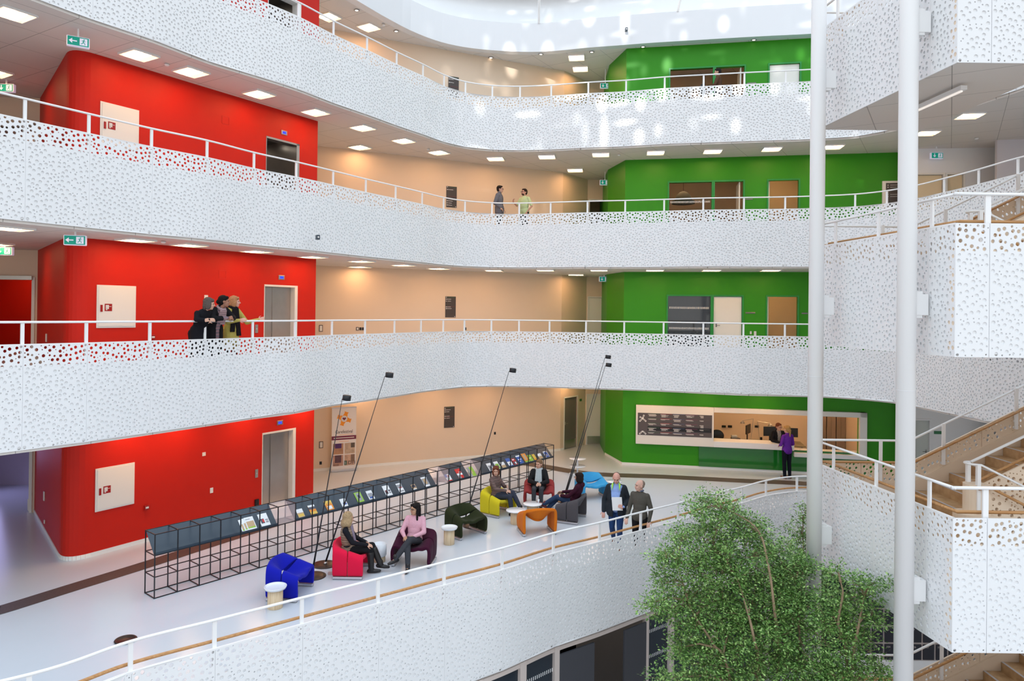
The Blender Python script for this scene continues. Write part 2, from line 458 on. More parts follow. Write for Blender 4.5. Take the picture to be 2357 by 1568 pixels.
# ================================================================== WALLS (same plan on every level)
RA = atz(145, 1300, 0); RB0 = atz(342, 1246, 0)          # red block: rounded near corner, long face
RB = onp(721, 1120, RA, RB0); RB = Vector((RB.x, RB.y, 0))
RC = atz(78.6, 1180, 0)                                   # red block: end of the short face
d1 = (RB-RA).normalized(); d2 = (RC-RA).normalized()
GA = atz(1392.7, 1047.4, 0); GB = atz(1432, 1070, 0)      # green block: bevelled corner
GQ = atz(1857, 1091.6, 0)
gd = (GQ-GB).normalized()
GC = Vector((GB.x, GB.y, 0))+gd*((12.85-GB.x)/gd.x)
WA = Vector((-7.6, 23.35, 0)); WB = atz(1289, 1038, 0)  # cream back wall, slightly broken
WM = atz(850, 1074.5, 0)
WC = atz(1298.5, 1036, 0)
for p in (RA, RB, RC, GA, GB, GC, WA, WB, WM, WC): p.z = 0
WD = Vector((3.05, 29.3, 0)); WE = Vector((6.0, 29.6, 0))
print('RA', RA, 'RB', RB, 'RC', RC, 'GA', GA, 'GB', GB, 'GC', GC, 'WB', WB, 'WM', WM, 'WC', WC)

def wall(name, P, Q, z0, z1, m, holes=(), th=.14, inward=None):
    """vertical wall from plan P to Q seen from its right-hand side facing the camera; holes = (s0, s1, za, zb)"""
    P = Vector((P[0], P[1], 0)); Q = Vector((Q[0], Q[1], 0)); t = (Q-P); L = t.length; t.normalize()
    n = Vector((-t.y, t.x, 0))
    if n.y < 0: n = -n
    if inward is not None: n = inward
    ss = sorted({0, L, *[h[0] for h in holes], *[h[1] for h in holes]})
    zs = sorted({z0, z1, *[h[2] for h in holes], *[h[3] for h in holes]})
    ss = [s for s in ss if 0 <= s <= L]; zs = [q for q in zs if z0 <= q <= z1]
    mb = MB()
    for i in range(len(ss)-1):
        j = 0
        while j < len(zs)-1:
            sc = (ss[i]+ss[i+1])/2
            if any(h[0] < sc < h[1] and h[2] < (zs[j]+zs[j+1])/2 < h[3] for h in holes): j += 1; continue
            k = j
            while k+1 < len(zs)-1 and not any(h[0] < sc < h[1] and h[2] < (zs[k+1]+zs[k+2])/2 < h[3] for h in holes): k += 1
            a = P+t*ss[i]; b = P+t*ss[i+1]
            vs = [a+Vector((0,0,zs[j])), b+Vector((0,0,zs[j])), b+n*th+Vector((0,0,zs[j])), a+n*th+Vector((0,0,zs[j]))]
            vs += [v+Vector((0,0,zs[k+1]-zs[j])) for v in vs]
            mb.add(vs, [(0,1,2,3),(4,7,6,5),(0,4,5,1),(1,5,6,2),(2,6,7,3),(3,7,4,0)])
            j = k+1
    return struct(mb.build(name, m))
def along(P, Q, px, py):
    """distance along P-Q and height of the pixel on that wall"""
    w = onp(px, py, P, Q); return (Vector((w.x, w.y))-Vector((P[0], P[1]))).length*(1 if (w-Vector((P[0],P[1],w.z))).dot(Vector((Q[0]-P[0],Q[1]-P[1],0))) > 0 else -1), w.z

# rounded corner of the red block
rad = .55
ca = RA+d1*rad; cb = RA+d2*rad
def arc(a, corner, b, n=8):
    return [a*(1-t)**2+corner*2*t*(1-t)+b*t*t for t in [i/n for i in range(n+1)]]
corner = arc(cb, RA, ca)
LIFT = [along(ca, RB, 604, 985.5), along(ca, RB, 681, 976)]
print('lift', LIFT)
ls0, ls1 = LIFT[0][0], LIFT[1][0]
for k, z in enumerate(LZ):
    zc = z+2.9
    c = MB()
    for i in range(len(corner)-1):
        a, b = corner[i], corner[i+1]
        c.add([(a.x,a.y,z),(b.x,b.y,z),(b.x,b.y,zc),(a.x,a.y,zc)], [(0,1,2,3)])
    struct(c.build('wall_left', M['red'], None, True))
    wall('wall_left', ca, RB, z, zc, M['red'], [(ls0, ls1, z, z+2.07)], .25)
    wall('wall_left', RC, cb, z, zc, M['red'], (), .14, Vector((d1.x, d1.y, 0)))
    # right end of the red block
    wall('wall_left', RB, RB+Vector((-1.7, 3.4, 0)), z, zc, M['cream'], (), .14, Vector((-1,0,0)))
    # cream back wall
    wall('wall_back', (WA.x, WA.y), WM, z, zc, M['cream'])
    wall('wall_back', WM, WB, z, zc, M['cream'])
    # green block
    wall('wall_right', GA, GB, z, zc, M['green'])
    wall('wall_right', GA+Vector((.12, 3.5, 0)), GA, z, zc, M['green'], (), .14, Vector((1,0,0)))
def xs(P, Q, px, py=700):
    return along(P, Q, px, py)[0]
def pt(P, Q, s, z=0, off=0):
    """point on wall P-Q at distance s; off > 0 comes out of the wall towards the camera side"""
    t = Vector((Q[0]-P[0], Q[1]-P[1], 0)).normalized(); n = Vector((t.y, -t.x, 0))
    if n.y > 0: n = -n
    return Vector((P[0], P[1], 0))+t*s+n*off+Vector((0, 0, z))
def wang(P, Q): return math.atan2(Q[1]-P[1], Q[0]-P[0])
def wbox(mb, P, Q, s0, s1, z0, z1, o0, o1):
    """box on wall P-Q between offsets o0 and o1"""
    c = (pt(P, Q, (s0+s1)/2, (z0+z1)/2, (o0+o1)/2)); return mb.box(c, (abs(s1-s0), abs(o1-o0), abs(z1-z0)), wang(P, Q))

# ---- green wall: a glazed opening beside a door, and a second door, on the three upper levels
gw0, gw1 = xs(GB, GC, 1537.5), xs(GB, GC, 1708)
gmid0, gmid1 = xs(GB, GC, 1635.5), xs(GB, GC, 1642.5)
gd0, gd1 = xs(GB, GC, 1766), xs(GB, GC, 1835.5)
gx0, gx1 = xs(GB, GC, 1600), (GC-GB).length
cab0, cab1 = xs(GB, GC, 1464, 950), xs(GB, GC, 1993, 1000)
op0, op1 = xs(GB, GC, 1642, 980), xs(GB, GC, 1976, 1000)
DOORH = 2.03
winn = 0
M['roomwall'] = mat('room_wall_paint', (.72, .60, .40), .6)
M['roomdark'] = mat('dim_room_wall', (.18, .12, .09), .6)  # room wall darkened in colour so the office reads unlit
M['doorwhite'] = mat('white_door', (.80, .78, .72), .4)
M['doorgrey'] = mat('grey_door', (.14, .13, .125), .45)
M['dots'] = mat('white_glass_dots', (.8, .8, .8), .4)
def frame_around(name, P, Q, s0, s1, z0, z1, w=.06, m=None, parent=None, out=.03, inn=-.1, sill=False):
    mb = MB()
    wbox(mb, P, Q, s0-w, s0, z0, z1+w, inn, out); wbox(mb, P, Q, s1, s1+w, z0, z1+w, inn, out)
    wbox(mb, P, Q, s0, s1, z1, z1+w, inn, out)
    if sill: wbox(mb, P, Q, s0, s1, z0-w, z0, inn, out)
    return mb.build(name, m or M['greenframe'], parent)
def door_handle(P, Q, s, z, parent, m=None, dirn=1, off=.0):
    mb = MB(); a = pt(P, Q, s, z, off); b = pt(P, Q, s, z, off+.05); c = pt(P, Q, s+.12*dirn, z, off+.05)
    mb.tube([a, b, c], .009, 8); mb.box(pt(P, Q, s, z, off+.004), (.045, .01, .12), wang(P, Q))
    return mb.build('door_handle', m or M['steeldark'], parent)
dn = 0
def new_door(root=True):
    global dn; dn += 1
    o = bpy.data.objects.new('door_%d' % dn, None); COL.objects.link(o); o['kind'] = 'structure'; return o
def room(P, Q, s0, s1, z0, z1, depth, mw, name='wall_back', lamp=None, wallth=.14):
    """interior behind an opening: back and side walls"""
    b = MB(); wbox(b, P, Q, s0, s1, z0, z1, -depth-.05, -depth); struct(b.build(name, mw))
    for s in (s0, s1):
        b = MB(); wbox(b, P, Q, s-.03, s+.03, z0, z1, -depth, -wallth); struct(b.build(name, mw))
for k, z in enumerate(LZ):
    zc = z+2.9
    if k == 0:
        wall('wall_right', GB, GC, z, zc, M['green'], [(op0, op1, .63, 2.0)])
    else:
        wall('wall_right', GB, GC, z, zc, M['green'], [(gw0, gmid0, z+.02, z+DOORH), (gmid1, gw1, z, z+DOORH), (gd0, gd1, z, z+DOORH)])
        # fixed pane with two rows of white dots
        winn += 1
        w = bpy.data.objects.new('window_%d' % winn, None); COL.objects.link(w); w['kind'] = 'structure'
        frame_around('window_frame', GB, GC, gw0, gmid0, z, z+DOORH, .05, parent=w)
        g = MB(); wbox(g, GB, GC, gw0, gmid0, z+.02, z+DOORH, -.06, -.05); g.build('pane', M['glass'] if k == 1 else M['clear'] if 'clear' in M else M.setdefault('clear', mat('clear_glass', (1, 1, 1), .03, trans=1, ior=1.1)), w)
        dots = MB()
        for zz in ((z+.9, z+1.62) if k == 1 else (z+1.35,)):
            n = 28
            for i in range(n):
                s = gw0+.04+(gmid0-gw0-.08)*(i+.5)/n
                wbox(dots, GB, GC, s-.011, s+.011, zz-.035, zz+.035, -.05, -.045)
        dots.build('dot_strip', M['dots'], w)
        # door beside it
        d = new_door(); frame_around('door_frame', GB, GC, gmid1, gw1, z, z+DOORH, .05, parent=d)
        if k == 1:
            b = MB(); wbox(b, GB, GC, gmid1+.01, gw1-.01, z+.01, z+DOORH-.01, -.08, -.04); b.build('door_leaf', M['doorwhite'], d)
            door_handle(GB, GC, gmid1+.1, z+1.02, d, dirn=1, off=-.04)
        else:   # opened inwards, leaf standing against the room side
            b = MB(); p = pt(GB, GC, gw1-.03, 0, -.12); b.box(p+Vector((0, .42, z+DOORH/2)), (.04, .86, DOORH-.02), wang(GB, GC)); b.build('door_leaf', M['doorwhite'], d)
        # second door
        d = new_door(); frame_around('door_frame', GB, GC, gd0, gd1, z, z+DOORH, .05, parent=d)
        if k == 3:
            b = MB(); wbox(b, GB, GC, gd0+.01, gd1-.01, z+.01, z+DOORH-.01, -.08, -.04); b.build('door_leaf', M['doorwhite'], d)
        else:
            b = MB(); p = pt(GB, GC, gd0+.04, 0, -.14); a = math.radians(80)
            b.box(p+Vector((.06, .45, z+DOORH/2)), (.04, .9, DOORH-.02), -.12); b.build('door_leaf', M['doorwhite'], d)
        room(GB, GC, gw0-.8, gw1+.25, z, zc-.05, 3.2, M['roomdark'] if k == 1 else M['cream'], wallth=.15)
        room(GB, GC, gw1+.35, gd1+.5, z, zc-.05, 2.6, M['roomwall'], wallth=.15)
# reception room behind the counter
room(GB, GC, cab0+1.2, cab1+.35, 0, 2.85, 4.2, M['cream'])
# thin white skirting
def skirting(P, Q, z, h=.09, out=.014, name='baseboard_left', m=None):
    b = MB(); L = (Vector((Q[0], Q[1]))-Vector((P[0], P[1]))).length
    wbox(b, P, Q, 0, L, z, z+h, 0, out); return struct(b.build(name, m or M['base']))
for z in LZ[:2]:
    skirting(ca, pt(ca, RB, ls0-.02), z); skirting(pt(ca, RB, ls1+.02), RB, z); skirting(WA, WM, z, name='baseboard_back'); skirting(WM, WB, z, name='baseboard_back')
    skirting(GB, GC, z, name='baseboard_right'); skirting(GA, GB, z, name='baseboard_right')
    b = MB()
    cc = arc(cb, RA, ca, 10)
    for i in range(10):
        a_, b_ = cc[i], cc[i+1]; nn = Vector(((b_-a_).y, -(b_-a_).x, 0)).normalized()
        if nn.y > 0: nn = -nn
        b.add([a_+nn*.015+Vector((0,0,z)), b_+nn*.015+Vector((0,0,z)), b_+nn*.015+Vector((0,0,z+.09)), a_+nn*.015+Vector((0,0,z+.09)), b_+Vector((0,0,z+.09)), a_+Vector((0,0,z+.09))], [(0,1,2,3), (3,2,4,5)])
    struct(b.build('baseboard_left', M['base'], None, True))
    nd2 = Vector((-d1.x, -d1.y, 0))
    b = MB(); L = (RC-cb).length; cmid = (RC+cb)/2+nd2*.008+Vector((0,0,z+.045)); b.box(cmid, (L, .016, .09), math.atan2(d2.y, d2.x)); struct(b.build('baseboard_left', M['base']))

# ---- recess between cream wall and green block
gdoor0, gdoor1 = xs(WB, WD, 1299, 960), xs(WB, WD, 1328, 960)
wd0, wd1 = xs(WD, WE, 1352, 960), xs(WD, WE, 1393, 960)
for k, z in enumerate(LZ):
    wall('wall_back', WB, WD, z, z+2.9, M['cream'], [(gdoor0, gdoor1, z, z+DOORH)] if k == 0 else ())
    wall('wall_back', WD, WE, z, z+2.9, M['cream'], [(wd0, wd1, z, z+DOORH)])
    d = new_door(); frame_around('door_frame', WD, WE, wd0, wd1, z, z+DOORH, .05, M['tub'], d, out=.02)
    if k in (0, 1, 3):
        b = MB(); wbox(b, WD, WE, wd0, wd1-.13, z+.01, z+DOORH-.01, -.08, -.04); b.build('door_leaf', M['doorwhite'], d)
    if k == 0:
        b = MB(); wbox(b, WD, WE, wd0, wd1-.13, z+.02, z+.34, -.04, -.03); b.build('kick_plate', M['steel'], d)
    room(WD, WE, wd0-.2, wd1+.6, z, z+2.85, 2.2, M['roomwall'])
d = new_door(); frame_around('door_frame', WB, WD, gdoor0, gdoor1, 0, DOORH, .05, M['tub'], d, out=.02)
b = MB(); wbox(b, WB, WD, gdoor0, gdoor1, .01, DOORH-.01, -.08, -.04); b.build('door_leaf', M['doorgrey'], d)
b = MB(); wbox(b, WB, WD, gdoor0, gdoor1, .02, .34, -.04, -.03); b.build('kick_plate', M['steel'], d)
door_handle(WB, WD, gdoor0+.12, 1.02, d, M['steel'], 1, -.04)
b = MB(); wbox(b, WB, WD, 0, gdoor0-.05, 0, .09, 0, .014); struct(b.build('baseboard_back', M['base']))

# ---- doorway and corridor left of the red block
M['lavwall'] = mat('lavender_corridor_wall', (.52, .46, .56), .5)
LP = RC; LQ = RC+Vector((-12, -.6, 0))
for k, z in enumerate(LZ):
    wall('wall_left', LP, LQ, z, z+2.9, M['cream'], [(.12, 2.1, z, z+2.1)])
    if k == 3: continue
    d = new_door(); frame_around('door_frame', LP, LQ, .12, 2.1, z, z+2.1, .07, M['tub'], d, out=.03)
    b = MB(); p = pt(LP, LQ, .17, 0, -.1); b.box(p+Vector((-.12, .46, z+1.04)), (.05, .92, 2.07), .22); b.build('door_leaf', M['doorwhite'], d)
    b = MB(); p = pt(LP, LQ, .17, 0, -.1); b.box(p+Vector((-.15, .46, z+.17)), (.05, .90, .30), .22); b.build('kick_plate', M['steel'], d)
    b = MB(); wbox(b, LP, LQ, .1, 1.5, z+2.1, z+2.2, .03, .09); b.build('door_closer', M['steel'], d)
    # corridor
    room(LP, LQ, -.25, 3.0, z, z+2.88, 3.0, M['red'] if k == 1 else M['lavwall'], 'wall_left')
    if k == 1:
        fr_ = MB(); wbox(fr_, LP, LQ, .75, .80, z, z+2.2, -2.98, -2.9); wbox(fr_, LP, LQ, 1.05, 1.10, z, z+2.2, -2.98, -2.9); struct(fr_.build('trim_5', M['white']))

# ---- right end, behind the stairs
XP, XQ = Vector((GC.x, 23.3, 0)), Vector((16.2, 22.9, 0))
ZP, ZQ = Vector((14.9, 22.0, 0)), Vector((22.0, 20.6, 0))
M['lav'] = mat('pale_lavender_wall', (.66, .64, .68), .5)
for k, z in enumerate(LZ):
    if k == 0:
        s0 = xs(XP, XQ, 2106, 1000); s1 = xs(XP, XQ, 2139, 1000)
        wall('wall_right', XP, XQ, z, z+2.9, M['white'], [(s0, s1, 0, DOORH)])
        d = new_door(); frame_around('door_frame', XP, XQ, s0, s1, 0, DOORH, .05, M['white'], d)
        b = MB(); wbox(b, XP, XQ, s0, s1, .01, DOORH-.01, -.08, -.04); b.build('door_leaf', mat('pale_green_grey_door', (.55, .58, .54), .4), d)
        door_handle(XP, XQ, s1-.08, 1.02, d, M['steeldark'], -1, -.04)
    elif k == 2:
        s0, s1 = xs(XP, XQ, 2180, 420), xs(XP, XQ, 2217, 420); q0, q1 = xs(XP, XQ, 2085, 430), xs(XP, XQ, 2170, 430)
        wall('wall_right', XP, XQ, z, z+2.9, M['white'], [(s0, s1, z, z+DOORH), (q0, q1, z, z+DOORH)])
        for a_, b_ in ((s0, s1), (q0, q1)):
            d = new_door(); frame_around('door_frame', XP, XQ, a_, b_, z, z+DOORH, .05, M['tub'], d)
            b = MB(); wbox(b, XP, XQ, a_, b_, z+.01, z+DOORH-.01, -.12, -.08); b.build('door_leaf', M['roomwall'], d)
    else:
        wall('wall_right', XP, XQ, z, z+2.9, M['white'])
    if k: wall('wall_right', ZP, ZQ, z, z+2.9, M['lav'])
    else: wall('wall_right', ZP+Vector((.3,.3,0)), ZQ, z, z+2.9, M['lav'])

# ---- lifts in the red wall
for k, z in enumerate(LZ):
    d = new_door()
    L = ls1-ls0; th = .25
    fr = MB(); wbox(fr, ca, RB, ls0-.0, ls0+.02, z, z+2.07, -th, .006); wbox(fr, ca, RB, ls1-.10, ls1, z, z+2.07, -th, .006); wbox(fr, ca, RB, ls0, ls1, z+2.02, z+2.07, -th, .006)
    fr.build('door_frame', M['tub'] if k != 2 else M['steel'], d)
    if k in (0, 1):
        for a_, b_, o in ((ls0+.02, ls0+.42, -.2), (ls0+.42, ls1-.1, -.17)):
            b = MB(); wbox(b, ca, RB, a_, b_-.004, z+.01, z+2.02, o-.03, o); b.build('lift_door_panel', M['steel'], d)
    else:   # standing open: steel cabin
        b = MB(); wbox(b, ca, RB, ls0+.02, ls0+.10, z+.01, z+2.02, -.2, -.17); b.build('lift_door_panel', M['steel'], d)
        c = MB(); wbox(c, ca, RB, ls0-.1, ls1, z, z+2.3, -1.75, -1.7); c.build('cabin_back', M['steel'], d)
        for s in (ls0-.1, ls1):
            c = MB(); wbox(c, ca, RB, s-.02, s+.02, z, z+2.3, -1.7, -.27); c.build('cabin_side', M['steel'], d)
        c = MB(); wbox(c, ca, RB, ls0-.1, ls1, z+2.2, z+2.25, -1.7, -.27); c.build('cabin_roof', M['steeldark'], d)
        c = MB()
        for i in range(2):
            for j in range(2): c.lathe([(.04, 0), (.04, .01)], pt(ca, RB, ls0+.2+.35*i, z+2.185, -.6-.6*j), 10)
        c.build('cabin_lamp', emit('cabin_lamp_glow', (1, .9, .75), 12), d)
    b = MB(); wbox(b, ca, RB, ls0-.05, ls1+.02, z, z+.012, -.25, .3); b.build('sill', M['tub'], d)

# ================================================================== ROOF
rf = [(700,-75),(760,-34),(820,0),(857,22),(890,41),(945,70),(1000,92),(1050,105),(1100,112.5),(1160,117.5),(1220,119.5),(1280,117),(1350,110),(1430,104),(1500,98.5),(1590,93),(1680,87.5),(1770,82.5),(1862,78),(1950,70),(2040,58),(2130,38),(2230,8)]
RP = [atz(x, y, 14.86) for x, y in rf]
rp, ri = spline(RP, 3)
X = np.array([(p.x, p.y) for p in rp]); t = np.gradient(X, axis=0); t /= np.linalg.norm(t, axis=1)[:, None]; nr = np.stack([-t[:,1], t[:,0]], 1)
M['gloss'] = mat('glossy_white_fascia', (.78, .80, .83), .12, spec=.6, coat=.3)
def ring(name, prof, m, smooth=True):
    """prof: list of (outward offset, z)"""
    mb = MB(); n = len(X); k = len(prof); vs = []
    for i in range(n):
        for o, z in prof: vs.append((X[i,0]+nr[i,0]*o, X[i,1]+nr[i,1]*o, z))
    fs = [(i*k+j, (i+1)*k+j, (i+1)*k+j+1, i*k+j+1) for i in range(n-1) for j in range(k-1)]
    mb.add(vs, fs); o = mb.build(name, m, None, smooth); return struct(o)
ring('trim_1', [(.3, 14.86), (0, 14.86), (0, 15.9)], M['gloss'], False)
ring('ceiling', [(0, 15.9), (.25, 15.93), (2.2, 17.3), (5.0, 19.0), (6.5, 20.3)], M['white'])
ring('trim_2', [(6.5, 20.3), (6.5, 20.8)], M['steeldark'])
struct(MB().prism([(p[0]+nr[i][0]*.28, p[1]+nr[i][1]*.28) for i, p in enumerate(X)]+[(32, 14), (32, 42), (-34, 42), (-34, 4)], 14.87, 15.0).build('ceiling', M['ceil']))
struct(MB().box((-1, 37.0, 20.95), (66, 20, .2)).build('roof', M['white']))  # unseen slab, added to shade the sloping ceiling ring from the overhead sky
ws = MB()
for px, py, px2, py2 in ((1238, -20, 1224, 53), (1602, -20, 1562, 52), (1112, -20, 1110, 4), (1420, -25, 1418, 2), (1762, -22, 1768, 0)):
    pass
def strut(px, px2, r=.045):
    i = min(range(len(X)), key=lambda i: abs(X[i,0]/X[i,1]-(px-1178)/1644)); a = Vector((X[i,0], X[i,1], 15.9))
    j = min(range(len(X)), key=lambda i: abs(X[i,0]/X[i,1]-(px2-1178)/1644)); b = Vector((X[j,0]*.92, X[j,1]*.92, 19.2))
    o = MB().tube([a, b], r, 8).build('roof_strut', M['rail'])
    return tag(o, 'thin white strut rising from the glossy fascia towards the skylight, %s' % ('above the cream wall' if px < 1400 else 'above the green wall'), 'strut', 'struts carrying the skylight')
strut(1224, 1238); strut(1562, 1602)

# ================================================================== CEILING LIGHTS
M['tube'] = emit('warm_tube_glow', (1, .565, .27), 36)
M['reflector'] = mat('luminaire_reflector', (.85, .80, .72), .35, emis=(1, .62, .35), es=1.6)
def make_light():
    r = thing('ceiling_light', 'square ceiling light', 'ceiling light', (0,0,0), 0, 'ceiling lights')
    f = MB()
    for sx, sy, w, d in ((0, .29, .6, .02), (0, -.29, .6, .02), (.29, 0, .02, .56), (-.29, 0, .02, .56)): f.box((sx, sy, -.022), (w, d, .04))
    f.build('frame', M['white'], r)
    MB().box((0, 0, -.006), (.56, .56, .008)).build('reflector', M['reflector'], r)
    for y in (-.09, .09): MB().box((0, y, -.02), (.54, .10, .014)).build('tube', M['tube'], r)
    return r
L2 = [(30,30),(-14,165),(320,125),(440,164),(596,215),(726,257),(835,293),(828,338),(929,323),(1010,350),(1141,364.5),(1259,360),(1324,391),(1383,355),(1509,350.5),(1640,347.5),(1776,342),(1917,337),(2133,305),(2232,265)]
L1 = [(25,524),(-12,560),(313,551),(436,562.5),(590,577),(720,590),(832,600),(828,613),(928,609),(1010,617),(1137,621.5),(1256,621),(1326,631.5),(1379,621),(1507,621),(1637,621),(1773,621)]
L3 = [(757,38),(849,62),(1327,132),(1336,158),(1120,60)][:4]
L0x = [(2.9-1.9+0)]
proto = None
WHERE = {}
def light_label(px, lev, i):
    zone = ('left of the red wall' if px < 100 else 'in front of the red wall' if px < 700 else 'before the cream wall' if px < 1350 else 'before the green wall' if px < 2000 else 'right of the columns')
    return zone
cnt = {}
for lev, lst, z in ((2, L2, 10.88), (1, L1, 6.88), (3, L3, 14.86)):
    names = {2: 'third', 1: 'second', 3: 'top'}[lev]
    zone_n = {}
    for px, py in lst: zone_n[light_label(px, lev, 0)] = zone_n.get(light_label(px, lev, 0), 0)+1
    seen = {}
    for px, py in lst:
        zn = light_label(px, lev, 0); seen[zn] = seen.get(zn, 0)+1
        ordn = ['first', 'second', 'third', 'fourth', 'fifth', 'sixth', 'seventh', 'eighth', 'ninth', 'tenth'][seen[zn]-1]
        lab = {2: 'square light in upper ceiling, ', 1: 'square light in middle ceiling, ', 3: 'square light in top ceiling, '}[lev]
        lab += (ordn+' from the left ' if zone_n[zn] > 1 else '')+zn
        p = atz(px, py, z)
        ang = math.radians(-31) if p.x < -2 else math.radians(-8)
        if proto is None: proto = o = make_light()
        else: o = dup(proto)
        o.location = (p.x, p.y, z if lev != 3 else 14.865); o.rotation_euler = (0, 0, ang)
        o['label'] = lab; o['group'] = {2: 'square lights in the upper gallery ceiling', 1: 'square lights in the middle gallery ceiling', 3: 'square lights in the roof ceiling'}[lev]
# the ground level ceiling carries the same lights (only their glow reaches the picture)
for q, (px, py) in enumerate(L1[2:]):
    p = atz(px, py, 6.88); o = dup(proto); o.location = (p.x, p.y+.3, 2.88); o.rotation_euler = (0, 0, math.radians(-31) if p.x < -2 else math.radians(-8))
    o['label'] = 'square light in lowest ceiling, hidden behind the lowest gallery edge, '+['first','second','third','fourth','fifth','sixth','seventh','eighth','ninth','tenth','eleventh','twelfth','thirteenth','fourteenth','fifteenth'][q]+' from left'; o['group'] = 'lights under the lowest gallery'
# lights inside the rooms behind the green wall; those behind the counter are added to brighten the reception
for k, z in enumerate(LZ):
    spots = ((gw0+.5, 1.3, 'glazed office'), (gd0+.3, 1.2, 'small room')) if k > 1 else ((gd0+.3, 1.2, 'small room'),) if k == 1 else ((op0+.6, 1.0, 'reception, front left'), (op0+2.4, 1.0, 'reception, front centre'), (op0+4.2, 1.0, 'reception, front right'), (op0+.6, 2.9, 'reception, rear left'), (op0+2.4, 2.9, 'reception, rear centre'), (op0+4.2, 2.9, 'reception, rear right'))
    for s_, dd, nm in spots:
        p = pt(GB, GC, s_, 0, -dd); o = dup(proto); o.location = (p.x, p.y, z+2.83); o.rotation_euler = (0, 0, wang(GB, GC))
        o['label'] = 'square light inside the %s on the %s floor behind the green wall' % (nm, ['ground', 'first', 'second', 'third'][k]); o['group'] = 'lights inside the rooms'

al = bpy.data.lights.new('corridor_cool_fill', 'AREA'); al.shape = 'RECTANGLE'; al.size = 2.0; al.size_y = 2.0; al.energy = 34; al.color = (.52, .50, 1)  # unseen cool area lamp added in the corridor; no window stands there
ao = bpy.data.objects.new('corridor_cool_fill', al); COL.objects.link(ao); p = pt(LP, LQ, 2.8, 1.6, -1.5); ao.location = p; ao.rotation_euler = (pt(LP, LQ, .3, .3, .6)-p).to_track_quat('-Z', 'Y').to_euler()
# unseen outer walls, added to keep stray sky light out of the galleries
struct(MB().box((-21, 24, 8), (.3, 38, 26)).build('wall_left', M['cream']))
struct(MB().box((0, 42, 8), (70, .3, 26)).build('wall_back', M['cream']))
struct(MB().box((25, 28, 8), (.3, 30, 26)).build('wall_right', M['cream']))
for k in range(1, 3):  # unseen ceiling lights, added to brighten the dark corridors
    p = pt(LP, LQ, 1.2, 0, -2.1); o = dup(proto); o.location = (p.x-.4, p.y, LZ[k]+2.83)
    o['label'] = 'added square light in the corridor behind the left doorway, %s floor' % ['ground', 'first', 'second'][k]; o['group'] = 'added corridor lights'
# ================================================================== STAIR TOWER
SA = atz(2197, 822, 4.86); SB = Vector((5.64, 13.2, 0)); SA.z = 0
XE, XT = 7.5, 11.5           # flights start and end
YF, YM, YB = SA.y, 11.42, 13.35
def absorb(root, into, name):
    for k_ in ('label', 'category', 'group'):
        if k_ in root: del root[k_]
    root.parent = into; root.name = name
M['inner'] = mat('cream_stair_paint', (.78, .63, .48), .5)
def side_pt(px):
    """point on the tower's left side wall"""
    w = onp(px, 700, SA, SB); return Vector((w.x, w.y, 0))
M['treadnose'] = mat('grey_nosing', (.45, .42, .42), .5)
def sloped_board(root, P, Q, zP, zQ, lowP, lowQ, topP, topQ, m, seed, depth=.03):
    P = Vector((P[0], P[1], 0)); Q = Vector((Q[0], Q[1], 0)); L = (Q-P).length; t = (Q-P)/L; n = Vector((-t.y, t.x, 0))
    T = perforate([(.004, zP+lowP), (L-.004, zQ+lowQ), (L-.004, zQ+topQ), (.004, zP+topP)], seed, 12)
    def fmap(v, d):
        return np.stack([P.x+t.x*v[:,0]+n.x*d, P.y+t.y*v[:,0]+n.y*d, v[:,1]], 1)
    o = board('panel', T, fmap, root, depth, m, back=True); return o
def seg_panels(root, P, Q, zP, zQ, low, top, m, seed, step=1.2):
    L = (Vector(Q[:2])-Vector(P[:2])).length; n = max(1, round(L/step))
    for i in range(n):
        a, b = i/n, (i+1)/n; A = Vector(P)*(1-a)+Vector(Q)*a; B = Vector(P)*(1-b)+Vector(Q)*b
        sloped_board(root, A, B, zP+(zQ-zP)*a, zP+(zQ-zP)*b, low, low, top, top, m, seed)
